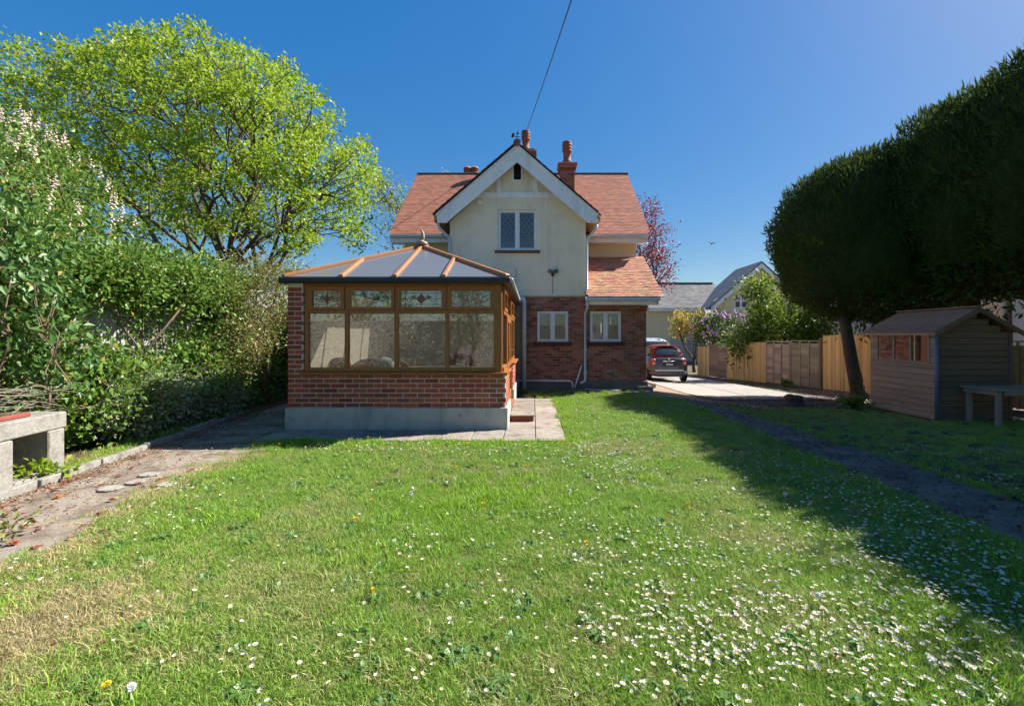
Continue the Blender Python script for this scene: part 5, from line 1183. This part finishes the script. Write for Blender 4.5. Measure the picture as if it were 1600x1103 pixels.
conifer(10.55, 10.5, 2.4, 2.6, 2.1, 6.75, 'tall clipped conifer rising just behind the shed roof', (10.5, 11.2), .16, 60000)
conifer(10.6, 7.9, 2.45, 2.7, 2.05, 7.05, 'tall clipped conifer overhanging the end of the shed and the table', (10.45, 8.3), .16, 60000)
conifer(10.65, 5.2, 2.4, 2.7, 1.9, 7.35, 'tall clipped conifer in the hedge row opposite the middle of the lawn', (10.4, 5.2), .16)
conifer(10.65, 2.3, 2.4, 2.7, 1.9, 7.35, 'tall clipped conifer in the hedge row opposite the front of the lawn', (10.4, 2.3), .16, 7000)
conifer(10.65, -.6, 2.4, 2.7, 1.9, 7.05, 'tall clipped conifer at the near end of the hedge row', (10.4, -.6), .16, 6000)
# trees mirrored in the glass
C = ellips(100, (-3.1, -8.2, 2.7), (1.4, .9, 2.0), .2)
plant('garden_tree', 'leafy tree mirrored in the conservatory pane nearest the doors', 'tree', (-2.9, -8.1, 0), C, 22, .25, .12, l_shr, m_barkd, .13, trunk_h=.6)
C = np.concatenate([ellips(80, (-5.8, -7.6, 1.1), (1.5, .6, 1.3), .2), ellips(40, (-8.6, -7.4, .8), (1.2, .6, .9), .3)])
plant('twiggy_shrub', 'sparse grey twiggy shrub mirrored in the middle conservatory panes', 'shrub', (-6.0, -7.8, 0), C, 16, .3, .10, l_var, m_twig, .05, partn=('stems', 'leaves'))
C = ellips(110, (-9.5, -11, 4.6), (3.6, 2, 3.2), .4)
plant('garden_tree', 'leafy tree mirrored in the narrow conservatory pane by the pillar', 'tree', (-9.5, -11, 0), C, 34, .35, .2, l_syc, m_bark, .2, trunk_h=2)
# small weeds
def weed(px, py, h, label, lm=l_shr, n=10, size=.09):
    p = gnd(px, py); C = np.array([(p.x+random.gauss(0, .08), p.y+random.gauss(0, .08), p.z+h*random.uniform(.35, 1)) for _ in range(n)])
    plant('weed', label, 'weed', tuple(p), C, 7, .03, size, lm, m_twig, .008, wid=.36, partn=('stem', 'leaves'), minr=.003)
weed(72, 752, .2, 'young yellow-green weed growing in the mouth of the concrete hearth', l_syc, 12, .07)
weed(14, 835, .13, 'small straggly weed on the side path near the hearth', l_aba, 6, .05)
weed(1425, 640, .62, 'spindly dark weed standing before the pale fence by the shed', l_lil, 9, .08)
weed(1330, 640, .22, 'sunlit clump of weeds at the foot of the leaning conifer', l_shr, 26, .12)
weed(1412, 634, .2, 'low leafy weeds between conifer trunk and shed', l_shr, 16, .12)
weed(1228, 604, .18, 'green weeds along the foot of the greenish lap panel', l_shr, 16, .10)
weed(815, 615, .1, 'weeds at the foot of the grey soil pipe', l_shr, 10, .06)
# ------------------------------------------------------------------ fallen blossoms
m_bloss = M('rust_red_blossom', (.30, .065, .03), (.17, .045, .03), 30, .8, rand=.3); m_blo2 = M('orange_blossom', (.62, .20, .03), (.45, .12, .03), 30, .8, rand=.2)
def bloss_mesh(m):
    mb = MB()
    for k in range(9):
        a = k*.7+random.random(); r1 = random.uniform(.02, .042); z1 = random.uniform(.004, .026); t = .55
        mb.add([(0, 0, .006), (r1*math.cos(a-t), r1*math.sin(a-t), z1), (r1*1.25*math.cos(a), r1*1.25*math.sin(a), z1*.6), (r1*math.cos(a+t), r1*math.sin(a+t), z1*1.2)], [(0, 1, 2, 3)])
    me = bpy.data.meshes.new('fallen_blossom'); me.from_pydata(mb.v, [], mb.f); me.materials.append(m); return me
bm_ = [bloss_mesh(m_bloss), bloss_mesh(m_bloss), bloss_mesh(m_blo2)]
path_b = [(92, 778), (28, 795), (8, 793), (40, 824), (108, 796), (110, 752), (122, 748), (98, 757), (155, 760), (214, 757), (175, 783), (160, 803), (60, 829), (20, 822), (153, 852), (57, 857), (110, 842), (252, 750), (281, 747), (90, 765), (75, 765), (130, 822), (205, 780), (222, 762), (140, 745), (185, 745), (12, 802), (240, 762), (300, 735), (205, 732), (170, 727), (20, 850)]
lawn_b = [(338, 772), (268, 797), (296, 800), (297, 798), (398, 768), (160, 1016), (82, 1020), (218, 812), (215, 792), (168, 845), (157, 818), (600, 862), (162, 837), (300, 772)]
for k, (px, py) in enumerate(path_b+lawn_b):
    p = gnd(px, py); on = k < len(path_b)
    o = link('fallen_blossom', bm_[2] if k in (0, 3) else bm_[k % 2], None, (p.x, p.y, p.z+(.005 if on else .035)), (random.uniform(-.2, .2), random.uniform(-.2, .2), random.random()*6), [random.uniform(.55, 1.0)*(1 if on else .65)]*3)
    tag(o, ('bright orange fallen blossom on the side path' if k in (0, 3) else 'withered rust-red blossom fallen on the side path') if on else 'withered rust-red blossom fallen on the lawn grass', 'blossom', 'orange blossoms on the path' if k in (0, 3) else ('fallen blossoms on the path' if on else 'fallen blossoms on the lawn'))
def litter(name, label, P, size, mat):
    P = np.asarray(P); D = rng.normal(size=P.shape)*np.array([1, 1, .25]); V, Fc = leaf_arrays(P, D, size, .3, .2, (0, 0, 1), 3); tag(np_mesh(name, V, Fc, mat, None, tuple(P.mean(0))), label, 'leaf litter', kind='stuff')
L1 = []
for _ in range(2600):
    y = random.uniform(3.2, 9.2); xk = -4.32-.135*(y-1); x = xk+abs(random.gauss(0, .22))+.03 if random.random() < .6 else random.uniform(xk-.5, -3.5-.06*y)
    L1.append((x, y, .012))
l_lit = leafmat('dry_litter', (.22, .10, .045), (.34, .20, .10), .1, c3=(.27, .09, .045), p3=.2)
litter('leaf_litter', 'dry brown leaves and petals scattered along the side path', L1, .03, l_lit)
L2 = []
for _ in range(2200):
    x, y = random.uniform(4.2, 9.5), random.uniform(10.6, 13.0); L2.append((x, y, g(x, y)+.02+random.random()*.03))
for _ in range(1500):
    y = random.uniform(12.5, 24); x = random.uniform(7.7, 8.5+(25-y)*.155); L2.append((x, y, g(x, y)+.015))
for _ in range(2600):
    y = random.uniform(2, 11.5); x = random.choice((4.36+abs(random.gauss(0, .3)), 3.4+random.random()*.95)) if random.random() < .8 else 3.38+random.gauss(0, .05); L2.append((x, y, g(x, y)+.018))
litter('leaf_litter', 'dead brown twigs and leaves on bare earth and path beside the driveway and shed', L2, .05, leafmat('dry_litter_dark', (.10, .065, .04), (.18, .12, .075), .1))
# rotten stump and rubble
for k, (px, py, r1, lb) in enumerate(((1240, 632, .22, 'dark rotten tree stump on bare earth at the end of the driveway'),)):
    p = gnd(px, py); mb = MB(); prof = [(r1*1.3, 0), (r1, .08), (r1*.9, .2), (r1*.4, .24)]; mb.lathe(prof, tuple(p), 12)
    mb.v = [(x+random.uniform(-.04, .04), y+random.uniform(-.04, .04), z+random.uniform(-.02, .02)) for x, y, z in mb.v]; tag(mb.build('tree_stump', m_barkd, loc=p), lb, 'stump')
for k, (px, py, sx, sy, sz_, lb) in enumerate(((1012, 604, .35, .5, .16, 'tilted broken concrete slab leaning at the house corner'), (1318, 625, .3, .2, .06, 'pale stone lying beside the driveway end'), (940, 612, .9, .18, .07, 'low stone edging along the foot of the brick wall'))):
    p = gnd(px, py); o = cbox('stone', p.x-sx/2, p.x+sx/2, p.y-sy/2, p.y+sy/2, p.z-.02, p.z+sz_, m_block, None, .02); o.rotation_euler = (R(random.uniform(-6, 6)), R(12 if k == 0 else 2), R(random.uniform(-10, 10) if k < 2 else 1)); tag(o, lb, 'stone')
# ------------------------------------------------------------------ grass
def grass_mat(name, ca, cb_, cd, trans=.35):
    m, t, b = base_mat(name); r = rnd_node(t)
    c = mix(t, r, hexc(*ca), hexc(*cb_)); c = mix(t, ramp(t, noise(t, .9, 4, .6), .5, .72), c, hexc(*cd))
    ge = N(t, 'ShaderNodeNewGeometry'); ds = N(t, 'ShaderNodeVectorMath', operation='DISTANCE'); ds.inputs[1].default_value = (-2.45, 2.45, 0)
    t.links.new(ge.outputs['Position'], ds.inputs[0]); n2 = noise(t, 3, 4); ad = N(t, 'ShaderNodeMath', operation='ADD'); t.links.new(ds.outputs['Value'], ad.inputs[0]); t.links.new(n2, ad.inputs[1])
    c = mix(t, ramp(t, ad.outputs[0], .9, .55), c, (.45, .38, .20, 1))
    t.links.new(c, b.inputs['Base Color']); b.inputs['Roughness'].default_value = .5; b.inputs['Specular IOR Level'].default_value = .35
    tr = N(t, 'ShaderNodeBsdfTranslucent'); t.links.new(c, tr.inputs[0]); ms = N(t, 'ShaderNodeMixShader'); ms.inputs[0].default_value = trans
    t.links.new(b.outputs[0], ms.inputs[1]); t.links.new(tr.outputs[0], ms.inputs[2]); t.links.new(ms.outputs[0], t.nodes['Material Output'].inputs[0]); return m
m_g1 = grass_mat('lawn_grass', (.18, .33, .045), (.33, .46, .085), (.42, .42, .17)); m_g2 = grass_mat('lush_grass', (.19, .37, .025), (.32, .48, .05), (.28, .44, .05)); m_g3 = grass_mat('dry_grass', (.44, .37, .17), (.55, .45, .24), (.48, .39, .19), .2)
def tuft(name, nb, rad, h, wd, m, lean=.5):
    V = []; Fq = []
    for k in range(nb):
        a, rr = random.random()*6.283, rad*math.sqrt(random.random()); x, y = rr*math.cos(a), rr*math.sin(a); hh = h*random.uniform(.45, 1.15)
        b = random.random()*6.283; dx, dy = math.cos(b), math.sin(b); ln = hh*lean*random.uniform(.3, 1.6); w2 = wd*random.uniform(.7, 1.3)/2; c = random.random()*6.283; sx, sy = math.cos(c)*w2, math.sin(c)*w2
        i = len(V); V += [(x-sx, y-sy, -.01), (x+sx, y+sy, -.01), (x+dx*ln*.35-sx*.85, y+dy*ln*.35-sy*.85, hh*.6), (x+dx*ln*.35+sx*.85, y+dy*ln*.35+sy*.85, hh*.6), (x+dx*ln, y+dy*ln, hh)]
        Fq += [(i, i+1, i+3, i+2), (i+2, i+3, i+4)]
    me = bpy.data.meshes.new(name); me.from_pydata(V, [], Fq); me.materials.append(m); return bpy.data.objects.new(name, me)
def rosette(name, m):
    mb = MB()
    for k in range(9):
        a = k*.75; L = random.uniform(.05, .08); w2 = .011; ca, sa = math.cos(a), math.sin(a)
        mb.add([(0, 0, .004), (ca*L*.55-sa*w2, sa*L*.55+ca*w2, .03), (ca*L, sa*L, .022), (ca*L*.55+sa*w2, sa*L*.55-ca*w2, .03)], [(0, 1, 2, 3)])
    me = bpy.data.meshes.new(name); me.from_pydata(mb.v, [], mb.f); me.materials.append(m); return bpy.data.objects.new(name, me)
tc = bpy.data.collections.new('grass_tufts')
prot = [tuft('tuft_a', 70, .09, .036, .0034, m_g1, .9), tuft('tuft_b', 60, .09, .042, .0036, m_g1, .8), tuft('tuft_c', 70, .09, .028, .0032, m_g1, 1.1), tuft('tuft_d', 34, .075, .068, .005, m_g2, .6), tuft('tuft_e', 55, .09, .03, .0032, m_g3, 1.3), rosette('tuft_f', leafmat('plantain_leaf', (.06, .15, .03), (.10, .2, .04), .2))]
for k, o in enumerate(prot): tc.objects.link(o)
def vnoise(x, y, s, seed):
    x = np.asarray(x)*s; y = np.asarray(y)*s; xi, yi = np.floor(x).astype(int), np.floor(y).astype(int); fx, fy = x-xi, y-yi; fx = fx*fx*(3-2*fx); fy = fy*fy*(3-2*fy)
    h = lambda a, b: np.modf(np.abs(np.sin(a*127.1+b*311.7+seed*17.3)*43758.5453))[0]
    return (h(xi, yi)*(1-fx)+h(xi+1, yi)*fx)*(1-fy)+(h(xi, yi+1)*(1-fx)+h(xi+1, yi+1)*fx)*fy
def in_lawn(x, y, m_=0.):
    if x < 3.42: return lawn_l(y)-.02 < x < lawn_r(y)+.02-m_ and not (x < .47 and y > 6.66) and y < 11.3
    return 4.4+wav(y, 2) < x < 9.5 and y < 10.9 and not (7.45 < x and y > 8.95)
PT = []; IDX = []; SCL = []
def addp(n, x0, x1, y0, y1):
    X = rng.uniform(x0, x1, n); Y = rng.uniform(y0, y1, n); n1 = vnoise(X, Y, 1.6, 1); n2 = vnoise(X, Y, .8, 2); n3 = vnoise(X, Y, 3.5, 3)
    for x, y, a, b, c in zip(X, Y, n1, n2, n3):
        if not in_lawn(x, y): continue
        lush = math.exp(-(((x+.45)/.75)**2+((y-4.35)/.5)**2))+.9*math.exp(-((y-6.5)/.22)**2)*(x < .6)+.9*math.exp(-((x-.62)/.14)**2)*(y > 6.5)+.6*max(0, (y-10.3)/.6)*(x < 3)+.35*max(0, (a-.6)*2.5)
        dry = math.exp(-(((x+2.5)/.6)**2+((y-2.5)/.5)**2))+.8*math.exp(-((x-lawn_l(y)-.12)/.16)**2)+.7*max(0, (b-.5)*1.6)
        q = random.random(); i = int(random.random()*3)
        if q < lush*.62: i = 3
        elif random.random() < dry*.6: i = 4
        elif random.random() < .035: i = 5
        PT.append((x, y, g(x, y)+.004)); IDX.append(i); SCL.append((.7+.6*c)*random.uniform(.85, 1.2)*(1. if x < 3.4 else .85))
addp(15000, -4, 3.45, 1.3, 4.5); addp(13000, -4.2, 3.45, 4.5, 11.3); addp(5200, 4.3, 9.5, 1.5, 11); addp(1500, -4.2, 3.45, -2, 1.3)
# tufts escaping on to path edges
for _ in range(500):
    y = random.uniform(2, 11); sd = random.choice((3.36, 4.38)); x = sd+random.gauss(0, .05); PT.append((x, y, g(x, y)+.006)); IDX.append(random.choice((0, 1, 3))); SCL.append(random.uniform(.6, 1.1))
for _ in range(200):
    x = random.uniform(-.2, 3.0); y = random.uniform(11.2, 12.7); PT.append((x, y, g(x, y))); IDX.append(random.choice((3, 3, 4))); SCL.append(random.uniform(.6, 1.3))
for _ in range(420):
    y = random.uniform(4.9, 8.3); x = -4.32-.135*(y-1)-.08-abs(random.gauss(0, .2)); PT.append((x, y, .0)); IDX.append(random.choice((4, 4, 3, 0))); SCL.append(random.uniform(.7, 1.5))
for _ in range(160):
    y = random.uniform(3, 7); x = lawn_l(y)-abs(random.gauss(0, .16)); PT.append((x, y, .0)); IDX.append(random.choice((4, 4, 0))); SCL.append(random.uniform(.4, .9))
me = bpy.data.meshes.new('grass'); me.from_pydata(PT, [], [])
for nm, ty, da in (('idx', 'INT', IDX), ('scl', 'FLOAT', SCL)): at = me.attributes.new(nm, ty, 'POINT'); at.data.foreach_set('value', np.array(da, dtype=np.int32 if ty == 'INT' else np.float32))
at = me.attributes.new('rot', 'FLOAT_VECTOR', 'POINT'); rr = rng.normal(size=(len(PT), 3))*.12; rr[:, 2] = rng.random(len(PT))*6.283; at.data.foreach_set('vector', rr.astype(np.float32).ravel())
go = link('grass', me); tag(go, 'short daisy-strewn lawn grass with lush and straw-coloured patches', 'grass', kind='stuff')
ng = bpy.data.node_groups.new('scatter', 'GeometryNodeTree'); ng.interface.new_socket('Geometry', in_out='INPUT', socket_type='NodeSocketGeometry'); ng.interface.new_socket('Geometry', in_out='OUTPUT', socket_type='NodeSocketGeometry')
gi, gout = ng.nodes.new('NodeGroupInput'), ng.nodes.new('NodeGroupOutput'); ip = ng.nodes.new('GeometryNodeInstanceOnPoints'); ci = ng.nodes.new('GeometryNodeCollectionInfo'); ci.inputs[0].default_value = tc; ci.inputs['Separate Children'].default_value = True; ci.inputs['Reset Children'].default_value = True
ip.inputs['Pick Instance'].default_value = True
def na(nm, ty): n = ng.nodes.new('GeometryNodeInputNamedAttribute'); n.data_type = ty; n.inputs[0].default_value = nm; return n.outputs[0]
ng.links.new(gi.outputs[0], ip.inputs['Points']); ng.links.new(ci.outputs[0], ip.inputs['Instance']); ng.links.new(na('idx', 'INT'), ip.inputs['Instance Index']); ng.links.new(na('rot', 'FLOAT_VECTOR'), ip.inputs['Rotation']); ng.links.new(na('scl', 'FLOAT'), ip.inputs['Scale']); ng.links.new(ip.outputs[0], gout.inputs[0])
md = go.modifiers.new('scatter', 'NODES'); md.node_group = ng
# ------------------------------------------------------------------ daisies, dandelions
m_petal = M('daisy_petal', (.78, .75, .75), (.70, .64, .66), 40, .7); m_eye = M('daisy_eye', (.70, .50, .04), rough=.8); m_stem = M('flower_stem', (.12, .2, .04), rough=.7); m_dand = M('dandelion_yellow', (.80, .52, .01), (.7, .42, .01), 60, .8)
def daisy_mesh(n, op):
    V = []; Fq = []; mi = []; r = .0105
    for k in range(n):
        a = 2*math.pi*k/n; t = .85*math.pi/n; i = len(V)
        V += [(.004*math.cos(a), .004*math.sin(a), 0), (r*math.cos(a-t), r*math.sin(a-t), op), (r*1.08*math.cos(a), r*1.08*math.sin(a), op*1.1), (r*math.cos(a+t), r*math.sin(a+t), op)]; Fq.append((i, i+1, i+2, i+3)); mi.append(0)
    i = len(V); V += [(.005*math.cos(q*1.047), .005*math.sin(q*1.047), .0015) for q in range(6)]+[(0, 0, .0045)]
    for q in range(6): Fq.append((i+q, i+(q+1) % 6, i+6)); mi.append(1)
    i = len(V); V += [(.001, 0, 0), (-.001, 0, 0), (-.001, .0, -.06), (.001, .0, -.06)]; Fq.append((i, i+1, i+2, i+3)); mi.append(2)
    me = bpy.data.meshes.new('daisy'); me.from_pydata(V, [], Fq); [me.materials.append(q) for q in (m_petal, m_eye, m_stem)]; me.polygons.foreach_set('material_index', mi); return me
dm = [daisy_mesh(11, .005), daisy_mesh(9, .008), daisy_mesh(12, .003)]
CL = []  # clumps in photo pixels: x, y, spread x, spread y, count
for c in [(1500, 900, 120, 55, 330), (1380, 830, 110, 35, 230), (1290, 770, 80, 22, 120), (1180, 980, 130, 60, 210), (1080, 1000, 90, 45, 110), (1330, 1000, 110, 60, 150), (1040, 870, 90, 30, 100), (980, 740, 40, 16, 90), (940, 700, 45, 14, 110), (905, 660, 25, 14, 70), (975, 655, 30, 18, 80), (1040, 640, 30, 8, 60), (660, 702, 70, 8, 90), (760, 705, 60, 8, 70), (540, 700, 60, 6, 50), (900, 720, 60, 15, 60), (1110, 670, 50, 12, 50), (1200, 725, 60, 14, 60), (860, 815, 50, 22, 40), (660, 870, 30, 14, 14), (270, 760, 60, 16, 30), (200, 830, 60, 25, 22), (700, 1000, 250, 70, 40), (300, 900, 180, 60, 20), (1420, 715, 90, 12, 50), (1300, 690, 70, 10, 30), (1530, 770, 60, 14, 50), (1480, 1040, 90, 50, 90), (50, 900, 40, 20, 12), (480, 1050, 120, 40, 22), (820, 900, 120, 60, 30), (560, 780, 160, 40, 26)]:
    for _ in range(int(c[4]*(1.35 if c[0] > 850 else 1.1))):
        px, py = random.gauss(c[0], c[2]), random.gauss(c[1], c[3])
        if py < 560: continue
        p = gnd(px, py)
        if p.y > 1.2 and in_lawn(p.x, p.y, .03): CL.append(p)
CL = [p for p in CL if -60 < CX+p.x/p.y*F < 1660]
CL.sort(key=lambda p: p.y); V = []; Fq = []; MI = []
vis = [p for p in CL if p.y > 1.9 and 0 < CX+p.x/p.y*F < 1600]; near = set(id(p) for p in vis[:300]); rest = MB(); mis = []
for p in CL:
    e = (random.gauss(.06, .2), random.gauss(0, .2), random.random()*6); s_ = random.uniform(.65, 1.15); z = p.z+random.uniform(.04, .065)
    if id(p) in near:
        o = link('daisy', dm[int(random.random()*3)], None, (p.x, p.y, z), e, (s_, s_, s_)); tag(o, 'small white daisy open in the lawn grass', 'daisy', 'daisies in the lawn')
    else:
        m_ = dm[int(random.random()*3)]; Mx = Matrix.Translation((p.x, p.y, z)) @ Euler(e).to_matrix().to_4x4() @ Matrix.Scale(s_, 4)
        rest.add([Mx @ v.co for v in m_.vertices], [tuple(q.vertices) for q in m_.polygons]); mis += [q.material_index for q in m_.polygons]
me = bpy.data.meshes.new('daisies'); me.from_pydata(rest.v, [], rest.f); [me.materials.append(q) for q in (m_petal, m_eye, m_stem)]; me.polygons.foreach_set('material_index', mis)
tag(link('daisies', me), 'drifts of tiny white daisies scattered farther across the lawn', 'daisies', kind='stuff')
def head_mesh(name, r, m, n=46, flat=.45):
    mb = MB()
    for k in range(n):
        zz = 1-(k+.5)/n*(1.2 if flat < 1 else 2); a = k*2.39996; q = math.sqrt(max(0, 1-zz*zz)); d = Vector((q*math.cos(a), q*math.sin(a), zz*flat)); s_ = d.orthogonal().normalized()*r*.16
        mb.add([(0, 0, 0), d*r*.7+s_, d*r, d*r*.7-s_], [(0, 1, 2, 3)])
    i = len(mb.v); mb.v += [(.0018, 0, 0), (-.0018, 0, 0), (-.0018, .0, -.12), (.0018, .0, -.12)]; mb.f.append((i, i+1, i+2, i+3))
    me = bpy.data.meshes.new(name); me.from_pydata([tuple(v) for v in mb.v], [], mb.f); me.materials.append(m); return me
dh = head_mesh('dandelion', .019, m_dand, 60); ck = head_mesh('dandelion_clock', .019, M('seed_fluff', (.78, .77, .74), rough=.95), 90, 1.)
for (px, py) in [(582, 939), (916, 861), (166, 1093), (555, 822), (575, 690), (1042, 818), (722, 696), (731, 700), (755, 798), (437, 701), (876, 697), (888, 700), (714, 738), (1075, 797), (1240, 798), (1080, 806), (960, 690), (905, 640), (820, 736), (740, 717), (580, 792)]:
    p = gnd(px, py); tag(link('dandelion', dh, None, (p.x, p.y, p.z+.065), (0, 0, random.random()*6)), 'bright yellow dandelion flower in the lawn', 'dandelion', 'dandelions in the lawn')
for (px, py) in [(642, 772), (1280, 941), (1227, 773), (1455, 1050), (205, 1094), (611, 697), (890, 768), (645, 765)]:
    p = gnd(px, py+14); tag(link('dandelion_clock', ck, None, (p.x, p.y, p.z+.09), (0, 0, random.random()*6)), 'round white dandelion seed clock standing in the lawn', 'dandelion clock', 'dandelion clocks in the lawn')
